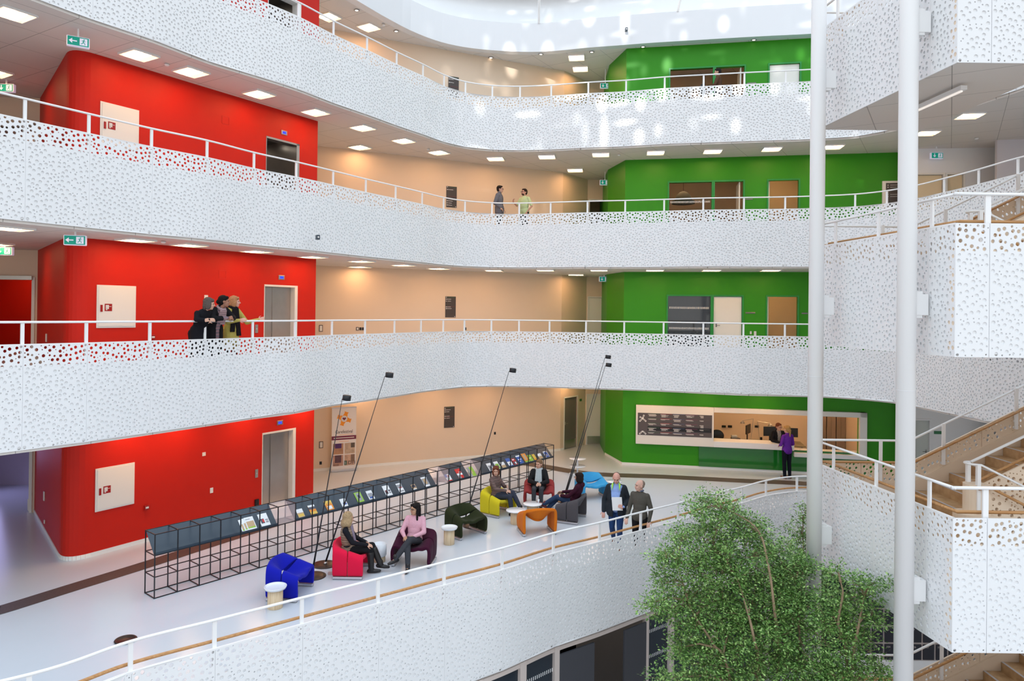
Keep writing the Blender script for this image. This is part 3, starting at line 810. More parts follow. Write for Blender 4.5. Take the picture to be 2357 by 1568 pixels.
for k, z in enumerate((-2.0, 2.0, 6.0, 10.0)):
    nm = {-2.0: 'lowest', 2.0: 'lower', 6.0: 'middle', 10.0: 'upper'}[z]
    where = {-2.0: 'mostly hidden below the lower landing', 2.0: 'with oak steps behind it', 6.0: 'level with the green upper floor', 10.0: 'cut by the top edge'}[z]
    SR = thing('staircase', 'white perforated staircase unit at the %s landing, %s' % (nm, where), 'staircase', group='stacked units of the stair tower')
    # outer balustrade: left side and front, one thing with its posts and rails
    nodes = [SB, side_pt(1916), side_pt(2014), side_pt(2136), SA]
    root, _ = balustrade('stair_balustrade', 'white perforated outer balustrade around the %s stair landing, %s' % (nm, where), nodes, z, -1, 12, low=-1.14, top=.68, band=.30, rail=1.08, group=None, seedoff=3, straight=True)
    frontn = [SA, Vector((6.46, SA.y+.0, 0)), Vector((7.5, SA.y+.02, 0))]
    tt = [Vector((SA.x, SA.y, 0)), Vector((6.47, SA.y, 0)), Vector((7.5, SA.y, 0))]
    for i in range(2):
        T = tile(round((tt[i+1]-tt[i]).length/.15)*.15, -1.14, .68, 21, 12); L = (tt[i+1]-tt[i]).length; wt = round(L/.15)*.15
        board('panel', T, (lambda v, d, i=i, L=L, wt=wt: np.stack([tt[i].x+.004+(L-.008)*v[:,0]/wt, SA.y+d, z+v[:,1]], 1)), root, .015)
    MB().tube([(SA.x, SA.y+.035, z+1.08), (7.5, SA.y+.035, z+1.08)], .024, 8).build('handrail', M['rail'], root, True)
    MB().box((6.47, SA.y+.05, z+.72), (.075, .03, .72)).build('post', M['rail'], root)
    MB().box(((SA.x+7.5)/2, SA.y+.078, z-.36), (7.5-SA.x, .12, 1.36)).build('slab_upstand', M['inner'], root)
    MB().box(((SA.x+7.5)/2, SA.y+.0165, z-.40), (7.5-SA.x-.05, .006, 1.40)).build('backing_board', M['panel'], root)
    # wooden handrail inside the landing
    MB().tube([(SB.x+.16, SB.y-.1, z+.72), (SA.x+.16, SA.y+.16, z+.72), (7.5, SA.y+.16, z+.72)], .024, 8).build('wood_handrail', M['wood'], root, True)
    # front flight goes down to the right from the landing: outer boards
    r2 = thing('stair_balustrade', 'sloping perforated front balustrade of the stair flight below the %s landing' % nm, 'balustrade', group=None)
    seg_panels(r2, (7.5, SA.y), (11.5, SA.y), z, z-2, -1.14, .68, M['panel'], 31)
    MB().tube([(7.5, SA.y+.035, z+1.08), (11.5, SA.y+.035, z-.92)], .024, 8).build('handrail', M['rail'], r2, True)
    # back edge of landing and back flight rising to the right
    m_in = M['inner']
    r3 = thing('stair_balustrade', 'cream perforated rear balustrade with oak handrail rising from the %s landing' % nm, 'balustrade', group=None)
    sloped_board(r3, (SB.x, YB), (6.55, YB), z, z, .30, .30, .68, .68, m_in, 41)
    sloped_board(r3, (6.55, YB), (7.45, YB), z, z, .30, .30, .68, .68, m_in, 42)
    if z < 11:
        for i in range(3):
            a, b = 7.45+1.35*i, 7.45+1.35*(i+1)
            sloped_board(r3, (a, YB), (b, YB), z+(a-7.45)/2, z+(b-7.45)/2, .30, .30, .68, .68, m_in, 43)
            MB().box((a+.62, YB-.03, z+(a+.62-7.45)/2+.72), (.06, .03, .76)).build('post', M['rail'], r3)
        MB().tube([(SB.x, YB, z+1.08), (7.45, YB, z+1.08), (11.5, YB, z+3.1)], .022, 8).build('handrail', M['rail'], r3, True)
        MB().tube([(SB.x+.1, YB-.13, z+.70), (7.45, YB-.13, z+.70), (11.5, YB-.13, z+2.72)], .024, 8).build('wood_handrail', M['wood'], r3, True)
        st = MB(); st.add([(SB.x, YB+.005, z-.3), (7.45, YB+.005, z-.3), (11.5, YB+.005, z+1.72), (11.5, YB+.005, z+2.33), (7.45, YB+.005, z+.30), (SB.x, YB+.005, z+.30)]+[(SB.x, YB-.04, z-.3), (7.45, YB-.04, z-.3), (11.5, YB-.04, z+1.72), (11.5, YB-.04, z+2.33), (7.45, YB-.04, z+.30), (SB.x, YB-.04, z+.30)],
                          [(5,4,1,0), (4,3,2,1), (6,7,10,11), (7,8,9,10), (11,10,4,5), (10,9,3,4), (0,1,7,6), (1,2,8,7)])
        st.build('stringer', m_in, r3)
        MB().box((6.9, YB-.03, z+.7), (.055, .03, .8)).build('post', M['rail'], r3)
    # central balustrade between the flights, with a rounded newel
    r4 = thing('stair_balustrade', 'cream perforated balustrade between the two flights at the %s landing, rounded newel' % nm, 'balustrade', group=None)
    for i in range(3):
        a, b = 7.55+1.3*i, 7.55+1.3*(i+1)
        sloped_board(r4, (a, YM+.06), (b, YM+.06), z+(a-7.5)/2, z+(b-7.5)/2, -.35, -.35, .68, .68, m_in, 51)
        sloped_board(r4, (a, YM-.16), (b, YM-.16), z-(a-7.5)/2, z-(b-7.5)/2, -.35, -.35, .68, .68, m_in, 52)
    MB().tube([(7.4, YM+.06, z+1.08), (11.5, YM+.06, z+3.1)], .022, 8).build('handrail', M['rail'], r4, True)
    arcp = [(7.4+.16*math.cos(a)-.0, YM-.05+.13*math.sin(a), z+1.08) for a in [PI/2+PI*i/8 for i in range(9)]]
    MB().tube(arcp+[(11.5, YM-.18, z-.92)], .018, 8).build('handrail', M['rail'], r4, True)
    MB().tube([(7.32, YM-.26, z+.72), (7.55, YM-.26, z+.72), (11.5, YM-.26, z-1.26)], .022, 8).build('wood_handrail', M['wood'], r4, True)
    MB().tube([(7.32, YM+.16, z+.72), (7.55, YM+.16, z+.74), (11.5, YM+.16, z+2.72)], .022, 8).build('wood_handrail', M['wood'], r4, True)
    nw = MB(); prof = [(7.32+.24*math.cos(a), YM-.05+.24*math.sin(a)) for a in [PI/2+PI*i/12 for i in range(13)]]
    nw.prism(prof+[(7.6, YM-.29), (7.6, YM+.19)], z-1.0, z+.30); nw.build('newel_base', m_in, r4)
    nw = MB(); prof = [(7.36+.14*math.cos(a), YM-.05+.14*math.sin(a)) for a in [PI/2+PI*i/10 for i in range(11)]]
    nw.prism(prof+[(7.55, YM-.19), (7.55, YM+.09)], z+.30, z+.76); nw.build('newel', m_in, r4)
    for yy in (YM+.07, YM-.18):
        MB().box((7.36, yy, z+.7), (.055, .055, .76)).build('post', M['rail'], r4)
    # treads
    fl = MB(); fl.prism([(SA.x+.05, SA.y+.1), (XE, SA.y+.1), (XE, YB-.02), (SB.x+.05, YB-.02)], z-.12, z); o = struct(fl.build('floor', M['oak']))
    so = MB(); so.prism([(SA.x+.03, SA.y+.03), (XE+.1, SA.y+.03), (XE+.1, YB-.01), (SB.x+.03, YB-.01)], z-1.12, z-1.06); struct(so.build('ceiling', M['ceil']))
    def flight(x0, x1, y0, y1, z0, z1, lab, n=12):
        r = thing('stair_flight', lab, 'stairs'); dz = (z1-z0)/n; dx = (x1-x0)/n
        b = MB()
        for i in range(n):
            xa = x0+dx*i; xb = xa+dx; zz = z0+dz*(i+1) if dz > 0 else z0+dz*(i+1)
            zt = zz if dz > 0 else z0+dz*(i+1)
            b.box(((xa+xb)/2, (y0+y1)/2, zt-.11), (abs(dx)+.002, y1-y0, .22))
        b.build('step', M['oak'], r)
        b = MB()
        for i in range(n):
            xa = x0+dx*i; zt = z0+dz*(i+1)
            xn = xa if dz > 0 else xa+dx
            b.box((xn+.02 if dz > 0 else xn-.02, (y0+y1)/2, zt+.003), (.04, y1-y0, .006))
        b.build('nosing', M['treadnose'], r)
        s = MB(); s.add([(x0, y0+.01, z0-.02), (x1, y0+.01, z1-.02), (x1, y0+.01, z1-.43), (x0, y0+.01, z0-.43), (x0, y1-.01, z0-.02), (x1, y1-.01, z1-.02), (x1, y1-.01, z1-.43), (x0, y1-.01, z0-.43)],
                     [(0,1,2,3), (4,7,6,5), (3,2,6,7), (0,4,5,1)])
        s.build('soffit', M['white'], r)
        absorb(r, SR, 'stair_flight')
    absorb(root, SR, 'outer_balustrade'); absorb(r2, SR, 'front_flight_balustrade'); absorb(r3, SR, 'rear_balustrade'); absorb(r4, SR, 'centre_balustrade')
    flight(XE, XT, YM+.12, YB-.05, z, z+2, 'oak stair flight rising to the right behind the newel of the %s landing' % nm)
    if z > -3: flight(XE, XT, SA.y+.15, YM-.2, z, z-2, 'oak stair flight descending to the right from the front of the %s landing' % nm)

# ================================================================== COLUMNS
def column(px, Y, r, brk, lab):
    d = ray(px, 720); x = d.x/d.y*Y
    root = thing('column', lab, 'column', (x, Y, -4), 0, 'round white columns carrying the stair tower')
    MB().tube([(0, 0, 0), (0, 0, 26)], r, 32).build('shaft', M['white'], root, True)
    for zz in (-3.2, .05, 4.35): MB().lathe([(r+.001, -.004), (r+.002, 0), (r+.001, .004)], (0, 0, 4+zz), 32).build('joint_ring', M['backing'], root)
    for zc in brk:
        w = onp(px, 700, SA, SB)
        b = MB(); b.box((.19, .02, zc+4), (.20, .12, .30)); b.box((.15, .02, zc+4+.17), (.12, .1, .04)); b.box((.15, .02, zc+4-.17), (.12, .1, .04))
        b.build('bracket', M['white'], root)
    return root
column(1878.5, 12.35, .124, [5.4+(720-176)/133.2, 5.4+(720-698)/133.2, 5.4-(1224-720)/133.2], 'round white column left of the stair tower, leaves before its foot')
column(2086.5, 10.2, .127, [5.4+(722-44)/161, 5.4+(722-694)/161, 5.4-(1349-722)/161], 'round white column in front of the perforated stair tower wall')

# ================================================================== BASEMENT
M['lino'] = mat('grey_basement_floor', (.42, .41, .42), .4)
struct(MB().prism([(-20, -6), (24, -6), (24, 30), (-20, 30)], -4.1, -4.0).build('floor', M['lino']))
def curve_px(E, px):
    k = (ray(px, 1400).x/ray(px, 1400).y)
    for i in range(len(E)-1):
        a, b = E[i], E[i+1]; fa = a.x-k*a.y; fb = b.x-k*b.y
        if fa*fb <= 0 and a.y > 4: t = fa/(fa-fb); return a+(b-a)*t
    return E[-1]
M['mull'] = mat('beige_mullion', (.62, .54, .50), .5)
M['leaf'] = mat('grey_felt_door', (.055, .057, .068), .7)
M['night'] = mat('blue_black_glass', (.012, .022, .034), .08, spec=.7)
seq = [(1000, 'w'), (1103, 'm'), (1112, 'w'), (1198, 'm'), (1212, 'w'), (1277, 'm'), (1288, 'd'), (1368, 'v'), (1437, 'd'), (1487, 'm'), (1493, 'w'), (1541, 'm'), (1551, 'w'), (1640, 'm'), (1650, 'w'), (1760, 'm'), (1770, 'w'), (1850, 'm'), (1858, 'w'), (1960, 'm')]
lo = MB()
for i in range(len(E0)-1):
    a, b = E0[i], E0[i+1]
    lo.add([(a.x, a.y, -1.2), (b.x, b.y, -1.2), (b.x, b.y, -.95), (a.x, a.y, -.95)], [(0,1,2,3)])
struct(lo.build('trim_3', M['mull']))
wi = winn
for i in range(len(seq)-1):
    px, k = seq[i]; a = curve_px(E0, px); b = curve_px(E0, seq[i+1][0])
    P = Vector((a.x, a.y, 0)); Q = Vector((b.x, b.y, 0)); L = (Q-P).length
    if k == 'm':
        o = MB(); wbox(o, P, Q, 0, L, -4, -1.1, -.1, .02); struct(o.build('trim_4', M['mull']))
    elif k == 'w':
        wi += 1; w = bpy.data.objects.new('window_%d' % wi, None); COL.objects.link(w); w['kind'] = 'structure'
        o = MB(); wbox(o, P, Q, 0, L, -4, -1.2, -.06, -.05); o.build('pane', M['night'], w)
        o = MB(); n = int(L/.05)
        for zz in (-1.55, -2.1):
            for q in range(n): wbox(o, P, Q, .02+L*(q+.3)/n, .02+L*(q+.3)/n+.018, zz-.035, zz+.035, -.048, -.044)
        o.build('dot_strip', M['dots'], w)
    elif k == 'd':
        d = new_door(); o = MB(); wbox(o, P, Q, 0, L, -3.98, -1.28, -.02, .02); o.build('door_leaf', M['leaf'], d)
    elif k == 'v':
        o = MB(); wbox(o, P, Q, -1.6, L+1.6, -4, -1.1, -3.2, -3.1); struct(o.build('wall_back', M['dark']))  # black sheet: the darkness of the open gap is put into its colour
# beige wall closing the hall under the stair
struct(MB().box((15, 21.5, -2.5), (12, .2, 3)).build('wall_back', M['white']))
# ================================================================== FLOOR INLAY
st = [(-60,1418),(0,1405),(170,1352),(335,1301),(490,1251),(640,1204)]
sp = [atz(-60, 1418, 0)*1-Vector((2.4, 3.6, 0)), atz(-60, 1418, 0)-Vector((1.2, 1.8, 0))]+[atz(x, y, 0) for x, y in st]+[Vector((-4.55,20.1,0)), Vector((-2.6,22.6,0)), Vector((-.9,24.1,0))]+[atz(x, y, 0) for x, y in ((1197,1067),(1350,1090),(1530,1098),(1706,1107),(1855,1114))]+[Vector((12.3,21.8,0)), Vector((14.0,20.0,0))]
q, _ = spline(sp, 6); XX = np.array([(p.x, p.y) for p in q]); tt_ = np.gradient(XX, axis=0); tt_ /= np.linalg.norm(tt_, axis=1)[:, None]
mb = MB()
for i in range(len(XX)-1):
    v = []
    for j, sg in ((i, -1), (i+1, -1), (i+1, 1), (i, 1)):
        hw = .22 if XX[j,0] < -3 else .29
        v.append((XX[j,0]-tt_[j,1]*hw*sg, XX[j,1]+tt_[j,0]*hw*sg, .004))
    mb.add(v, [(0,1,2,3)])
struct(mb.build('floor', M['strip']))

# ================================================================== TEXT
def text_mesh(s, size, name='lettering', m=None, parent=None, P=None, Q=None, sx=0, z=0, off=.02, align='LEFT', R=None, loc=None, ext=.002, wide=1.0):
    cu = bpy.data.curves.new('t', 'FONT'); cu.body = s; cu.size = size; cu.extrude = ext; cu.align_x = align; cu.resolution_u = 3
    o = bpy.data.objects.new('t', cu); COL.objects.link(o)
    bpy.context.view_layer.update()
    me = bpy.data.meshes.new_from_object(o.evaluated_get(bpy.context.evaluated_depsgraph_get()))
    bpy.data.objects.remove(o); bpy.data.curves.remove(cu)
    if P is not None:
        p = pt(P, Q, sx, z, off); R = Matrix.Rotation(wang(P, Q), 3, 'Z') @ Matrix.Rotation(PI/2, 3, 'X')
        me.transform(Matrix.Translation(p) @ R.to_4x4() @ Matrix.Diagonal((wide, 1, 1, 1)))
    else:
        me.transform(Matrix.Translation(loc) @ R.to_4x4() @ Matrix.Diagonal((wide, 1, 1, 1)))
    me.materials.clear()
    return link(name, me, m, parent)

# ================================================================== DISPLAY RACK
rk0 = atz(355, 1379, 0); rk0.z = 0
rk1 = atz(1273.5, 1110.7, 0); rk1.z = 0
NC = 29; ru = (rk1-rk0).normalized(); RL = (rk1-rk0).length; cw = RL/NC
rv = Vector((-ru.y, ru.x, 0))
RD, RH = .40, 1.2
rack = thing('display_rack', 'long black wire display rack with sloping dark trays of magazines, behind the lounge chairs', 'display rack')
def rp_(i, d, z): return rk0+ru*(cw*i)+rv*d+Vector((0,0,z))
M['acrylic'] = mat('smoky_rose_acrylic', (.75, .60, .60), .08, alpha=.38, spec=.8)
for d in (0.0, RD):
    o = MB()
    for z in (.01, .4, .8, 1.19): o = MB(); o.bar(rp_(0, d, z), rp_(NC, d, z), .016); o.build('rail', M['black'], rack)
for i in range(NC+1):
    o = MB()
    for d in (0.0, RD): o.bar(rp_(i, d, 0), rp_(i, d, RH), .018, .018, up=tuple(ru))
    for z in (.01, .4, .8, 1.19): o.bar(rp_(i, -.003, z), rp_(i, RD+.003, z), .015)
    o.build('cross_frame', M['black'], rack)
def cell_at(px):
    best = min(range(NC), key=lambda i: abs((lambda w: AX+FPX*w.x/w.y)(rp_(i+.5, 0, 0))-px)); return best
clear = [6, 17, 20]
runs = []; s_ = 0
for c in clear+[NC]:
    if c > s_: runs.append((s_, c))
    s_ = c+1
for a, b in runs:
    o = MB(); A = [rp_(a, .02, .80), rp_(b, .02, .80), rp_(b, RD-.01, 1.19), rp_(a, RD-.01, 1.19)]
    n_ = (A[1]-A[0]).cross(A[3]-A[0]).normalized()*-.008
    o.add(A+[p+n_ for p in A], [(0,1,2,3), (7,6,5,4), (0,4,5,1), (1,5,6,2), (2,6,7,3), (3,7,4,0)]); o.build('tray', M['slate'], rack)
    o = MB(); o.bar(rp_(a, .005, .82), rp_(b, .005, .82), .012, .055); o.build('tray_lip', M['slate'], rack)
for c in clear:
    o = MB(); A = [rp_(c, .02, .80), rp_(c+1, .02, .80), rp_(c+1, RD-.01, 1.19), rp_(c, RD-.01, 1.19)]; o.add(A, [(0,1,2,3)]); o.build('clear_tray', M['acrylic'], rack)
    o = MB(); A = [rp_(c+1, .0, .80), rp_(c+1, RD, .8), rp_(c+1, RD, 1.19), rp_(c+1, 0, 1.19)]; o.add(A, [(0,1,2,3)]); o.build('clear_end', M['acrylic'], rack)
# magazines on the slope
sa = rp_(0, .02, .80); su = ru; sv = (rv*(RD-.03)+Vector((0,0,.39))).normalized(); sn = su.cross(sv); sn = sn if sn.z > 0 else -sn
def on_slope(px, py):
    d = ray(px, py); t = (sa-EYE).dot(sn)/d.dot(sn); p = EYE+d*t; return (p-sa).dot(su), (p-sa).dot(sv)
def cmat(name, c): return M.setdefault(name, mat(name, c, .25, spec=.5))
CW, CB, CO, CR, CG, CN, CY, CT, CP = (cmat('cover_white', (.82,.84,.86)), cmat('cover_blue', (.05,.12,.42)), cmat('cover_orange', (.80,.28,.03)), cmat('cover_red', (.62,.03,.03)), cmat('cover_green', (.30,.52,.06)), cmat('cover_dark', (.07,.07,.10)), cmat('cover_yellow', (.75,.50,.08)), cmat('cover_tan', (.55,.38,.22)), cmat('cover_grey', (.32,.33,.36)))
mags = [  # px, py centre, width, height, base, blocks (x0,x1,y0,y1,colour) as fractions, label
 (563,1210,.20,.29,CW,[(.12,.9,.15,.62,CT),(.12,.9,.1,.2,CG)],'first of three overlapping white magazines with a garden photo'),
 (569,1208,.20,.29,CW,[(.12,.9,.15,.62,CT),(.12,.9,.1,.2,CG)],'second of three overlapping white magazines with a garden photo'),
 (575,1206,.20,.29,CW,[(.1,.92,.15,.66,CT),(.1,.92,.1,.22,CG),(.1,.6,.8,.86,CP)],'front one of the overlapping white magazines with garden photo'),
 (607,1197,.21,.29,CW,[(.12,.5,.22,.6,CN),(.3,.5,.3,.55,CR),(.62,.92,.4,.52,CP),(.62,.92,.22,.36,CP)],'white magazine with people photo, right of the overlapping three'),
 (691,1182,.16,.21,CT,[(0,1,.55,1,CW),(.1,.9,.1,.4,CY)],'small open beige leaflet with white top, first after the clear cell'),
 (719,1174,.17,.24,CO,[(0,1,.8,1,CW),(0,1,.55,.8,CN),(0,1,.05,.3,CY)],'magazine with dark sky over orange field on its cover'),
 (757,1164,.19,.24,CO,[(0,1,.62,1,CY),(.2,.8,.1,.45,CW),(.15,.3,.6,.75,CO),(.45,.6,.62,.8,CO),(.7,.85,.62,.76,CO)],'yellow and orange magazine with round shapes'),
 (791,1158,.16,.22,CW,[(.3,.9,.25,.5,CB),(.4,.8,.4,.5,CO)],'white magazine with blue and orange boat photo'),
 (826,1145,.19,.27,CG,[(.2,.8,.15,.9,CP),(.35,.7,.4,.7,CN)],'green magazine with grey animal photo'),
 (852,1140,.17,.24,CW,[(.1,.9,.3,.7,CP),(.2,.8,.1,.3,CB)],'white magazine with a bluish grey landscape photo'),
 (891,1130,.20,.29,CW,[(.1,.5,.2,.55,CN),(.25,.42,.3,.5,CR),(.62,.92,.4,.55,CN),(.62,.92,.2,.35,CP)],'white magazine with small photos at its lower right'),
 (921,1124,.17,.28,CW,[(.0,1,.5,.85,CP),(.3,.8,.5,.58,CR),(.1,.9,.12,.25,CP)],'white magazine with a mountain photo in its upper half'),
 (953,1123,.14,.18,CT,[(.1,.9,.5,.9,CN),(.1,.9,.05,.3,CW)],'smallest brown and white leaflet with dark blots'),
 (979,1110,.20,.30,CP,[(0,1,.85,1,CW),(.25,.75,.3,.8,CT),(.1,.9,.0,.2,CW)],'magazine with a smiling face on its cover'),
 (1032,1101,.19,.24,CW,[(0,.4,.6,1,CB),(.5,.8,.6,.85,CR),(0,1,0,.22,CR),(.4,.6,.3,.5,CG)],'small white magazine with blue and red marks'),
 (1057,1091,.20,.31,CR,[(0,1,.35,.55,CW),(0,.5,.0,.35,CP),(.5,.9,.62,.68,CW)],'red magazine with a white band'),
 (1085,1086,.22,.30,CG,[(0,.35,0,1,CP),(.4,.6,.3,.6,CT)],'lime green magazine with grey edge at the end of its tray'),
 (1128,1076,.19,.27,CW,[(.12,.9,.12,.72,CP),(.4,.6,.2,.6,CN)],'white magazine with a grey street photo, first of the last tray'),
 (1144,1072,.18,.27,CW,[(.12,.9,.1,.7,CG),(.4,.7,.2,.5,CN)],'white magazine with a green meadow photo'),
 (1158,1071,.17,.20,CT,[(0,1,.5,1,CW)],'beige and white leaflet between meadow and blue magazines'),
 (1172,1065,.19,.29,CB,[(0,1,.15,.6,CW),(.3,.7,.2,.4,CP)],'blue magazine with a white middle'),
 (1184,1064,.14,.24,CR,[(.1,.6,.1,.6,CN),(.5,.9,.2,.5,CW),(.1,.7,.75,.9,CW)],'narrow red and black magazine'),
 (1196,1059,.20,.31,CB,[(0,1,.85,1,CW),(.1,.9,.5,.58,CW),(.1,.6,.3,.36,CW)],'dark blue magazine with white lines of print'),
 (1209,1055,.20,.33,CO,[(0,1,0,.2,CG),(.2,.7,.3,.9,CT)],'rust orange magazine with green foot'),
 (1222,1057,.17,.25,CG,[(.2,.6,.5,.6,CW)],'plain lime green magazine'),
 (1231,1055,.13,.24,CY,[(0,.9,0,.3,CO)],'narrow yellow magazine'),
 (1243,1051,.18,.21,CT,[(0,1,.55,1,CW)],'white and tan leaflet beside the last magazine'),
 (1258,1048,.19,.25,CW,[(.1,.92,.12,.88,CB),(.3,.7,.3,.5,CP)],'pale blue magazine at the right end of the rack'),
]
for k, (px, py, w, h, base, blocks, lab) in enumerate(mags):
    cu_, cv_ = on_slope(px, py); cv_ = max(h/2+.012, min(cv_, .52-h/2))
    cell = int(cu_/cw); lo_, hi_ = cell*cw+.012+w/2, (cell+1)*cw-.012-w/2
    o_ = sa+su*cu_+sv*cv_+sn*(.004+(.009*k if k < 3 else 0))
    r = bpy.data.objects.new('magazine', None); COL.objects.link(r); tag(r, lab+', on the rack', 'magazine', 'magazines on the display rack')
    r.matrix_world = Matrix.Translation(o_) @ Matrix((su, sv, sn)).transposed().to_4x4()
    b = MB(); b.box((0,0,.003), (w, h, .006)); b.build('cover', base, r)
    for j, (x0, x1, y0, y1, c) in enumerate(blocks):
        b = MB(); b.box(((x0+x1)/2*w-w/2, (y0+y1)/2*h-h/2, .0066+.0006*j), ((x1-x0)*w, (y1-y0)*h, .0008)); b.build('cover_print', c, r)

# ================================================================== LOUNGE CHAIRS
def fabric(name, c): return mat(name, c, .9, spec=.12, noise=.10, nscale=60, bump=.25, bscale=250, sheen=.05)
def loft(rows):
    n = len(rows[0]); mb = MB(); mb.v = [tuple(p) for r in rows for p in r]
    mb.f = [(i*n+j, i*n+j+1, (i+1)*n+j+1, (i+1)*n+j) for i in range(len(rows)-1) for j in range(n-1)]
    return mb
def mirror_row(half):   # half from floor (x<0) to centre (x=0)
    return half+[(-x, y, z) for x, y, z in half[-2::-1]]
def seat_rows():
    rows = []
    for t in (0, .08, .35, .65, .92, 1):
        ys = -.33+.31*t                       # at the side
        yc = -.34+.50*t                       # at the centre
        ha = .42+.11*t; hc = .345+.02*(1-t)-.035*math.sin(PI*t)
        rows.append(mirror_row([(-.385, ys, .055), (-.395, ys, .20), (-.40, ys, ha-.13), (-.385, ys, ha-.035), (-.33, ys+.01, ha), (-.25, ys*.8+yc*.2, ha-.045), (-.16, ys*.45+yc*.55, hc+.045), (-.08, ys*.15+yc*.85, hc+.008), (0, yc, hc)]))
    return rows
def back_rows():
    rows = []
    for t in (0, .1, .4, .7, .93, 1):
        ys = -.015+.30*t; ha = .525+.095*t
        yc = .185+.15*t; hc = .39+.275*t; 
        rows.append(mirror_row([(-.385, ys, .055), (-.395, ys, .20), (-.40, ys, ha-.13), (-.39, ys, ha-.04), (-.345, ys+.015, ha), (-.27, ys*.75+yc*.25+.01, ha*.8+hc*.2), (-.17, ys*.35+yc*.65+.01, ha*.3+hc*.7), (-.08, ys*.1+yc*.9, hc*.97+ha*.03), (0, yc, hc)]))
    return rows
_shells = {}
def shell(name, rows, m, parent):
    if name not in _shells:
        o = loft(rows).build(name, m, None, True)
        s = o.modifiers.new('s', 'SOLIDIFY'); s.thickness = .075; s.offset = -1 if name == 'seat_shell' else 0
        s.offset = 0
        u = o.modifiers.new('u', 'SUBSURF'); u.levels = u.render_levels = 2
        bpy.context.view_layer.update()
        me = bpy.data.meshes.new_from_object(o.evaluated_get(bpy.context.evaluated_depsgraph_get())); bpy.data.objects.remove(o)
        _shells[name] = me
    me = _shells[name].copy(); me.materials.clear()
    return link(name, me, m, parent, True)
def lounge_chair(x, y, rz, colname, c, lab):
    r = thing('lounge_chair', lab, 'chair', (x, y, 0), math.radians(rz), 'lounge chairs in the waiting area')
    f = fabric(colname+'_wool', c)
    shell('seat_shell', seat_rows(), f, r); shell('back_shell', back_rows(), f, r)
    for sx in (-1, 1):
        b = MB(); b.box((sx*.388, -.02, .032), (.085, .60, .05)); bevel(b.build('runner', M['alu'], r), .012)
        b = MB()
        for yy in (-.3, .26): b.lathe([(.018, 0), (.018, .01)], (sx*.388, yy, 0), 10)
        b.build('glide', M['blackplastic'], r)
    return r
M['alu'] = mat('satin_aluminium', (.55, .55, .58), .35, metal=.7)
chairs = [
 (-4.24, 13.62, 84, 'royal_blue', (.008, .012, .36), 'royal blue lounge chair beside the long black rack'),
 (-3.32, 14.74, 90, 'coral_red', (.72, .012, .055), 'coral red lounge chair with a curly-haired woman sitting in it'),
 (-2.10, 15.36, -7, 'plum', (.045, .006, .022), 'dark plum lounge chair with the woman in a pink cardigan'),
 (-1.13, 17.35, 44, 'olive', (.022, .028, .010), 'dark olive green lounge chair, empty, by a small dish table'),
 (-.38, 19.20, 55, 'acid_yellow', (.62, .52, .02), 'acid yellow lounge chair'),
 (.76, 20.12, -3, 'brick', (.28, .035, .035), 'brick red lounge chair with a woman in a pale scarf'),
 (1.56, 18.67, -112, 'charcoal', (.085, .080, .088), 'charcoal grey lounge chair seen from behind its right side'),
 (.61, 17.55, -166, 'orange', (.62, .16, .012), 'orange lounge chair turned away, its back towards the railing'),
 (2.34, 20.96, 20, 'sky_blue', (.05, .33, .62), 'sky blue lounge chair, empty, near the brown floor inlay')]
chairs = [(c[0]+.062,)+c[1:] for c in chairs]
for c in chairs: lounge_chair(*c)

# ================================================================== SMALL TABLES
def dish_table(x, y, lab, r=.195, h=.40, rc=.125, dish=True):
    t = thing('side_table', lab, 'table', (x+.062, y, 0), 0, 'small round tables')
    MB().lathe([(rc-.003, 0), (rc, .004), (rc, h-.05)], (0,0,0), 32).build('column', M['beech'], t, True)
    if dish: prof = [(r*.72, h-.055), (r*.93, h-.045), (r, h-.01), (r, h), (r-.012, h), (r-.018, h-.022), (r*.7, h-.030), (.01, h-.031)]
    else: prof = [(r*.9, h-.03), (r, h-.022), (r, h-.004), (r-.006, h), (.01, h)]
    o = MB().lathe(prof, (0,0,0), 40).build('tray_top' if dish else 'table_top', M['gloss'], t, True)
    return t
dish_table(-4.29, 12.96, 'small round white dish table on pale wood, before the blue chair', .20, .39, .135)
dish_table(-1.46, 16.60, 'small round white dish table on pale wood, before the olive chair', .195, .40, .125)
dish_table(.10, 18.25, 'low table with flat white round top left of the orange chair', .255, .355, .14, False)
dish_table(.54, 18.85, 'low white round table between the brick red and orange chairs', .25, .365, .15, False)
dish_table(3.05, 21.5, 'low white round table almost hidden behind the man in the dark jacket', .25, .36, .14, False)
t = thing('plant_pot_table', 'white open drum on a pale wood foot between the red and plum chairs', 'table', (-2.79, 15.4, 0))
MB().lathe([(.125, 0), (.125, .13)], (0,0,0), 32).build('foot', M['beech'], t, True)
MB().lathe([(.13, .12), (.15, .15), (.152, .385), (.140, .385), (.137, .30), (.02, .29)], (0,0,0), 36).build('drum', M['gloss'], t, True)
t = thing('tiered_table', 'white table of stacked round discs beyond the black rack end', 'table', (2.26, 24.0, 0))
for z in (.0, .25, .50):
    MB().lathe([(.27, z), (.28, z+.008), (.27, z+.016), (.01, z+.016)], (0,0,0), 40).build('disc', M['gloss'], t, True)
MB().tube([(0,0,.01), (0,0,.5)], .03, 16).build('stem', M['gloss'], t, True)
# cup on the low table
t = thing('paper_cup', 'small white cup standing on the low round table before the brick red chair', 'cup', (.76, 18.93, .366))
MB().lathe([(.022, 0), (.03, .08), (.027, .08), (.02, .01)], (0,0,0), 16).build('cup_body', M['gloss'], t, True)

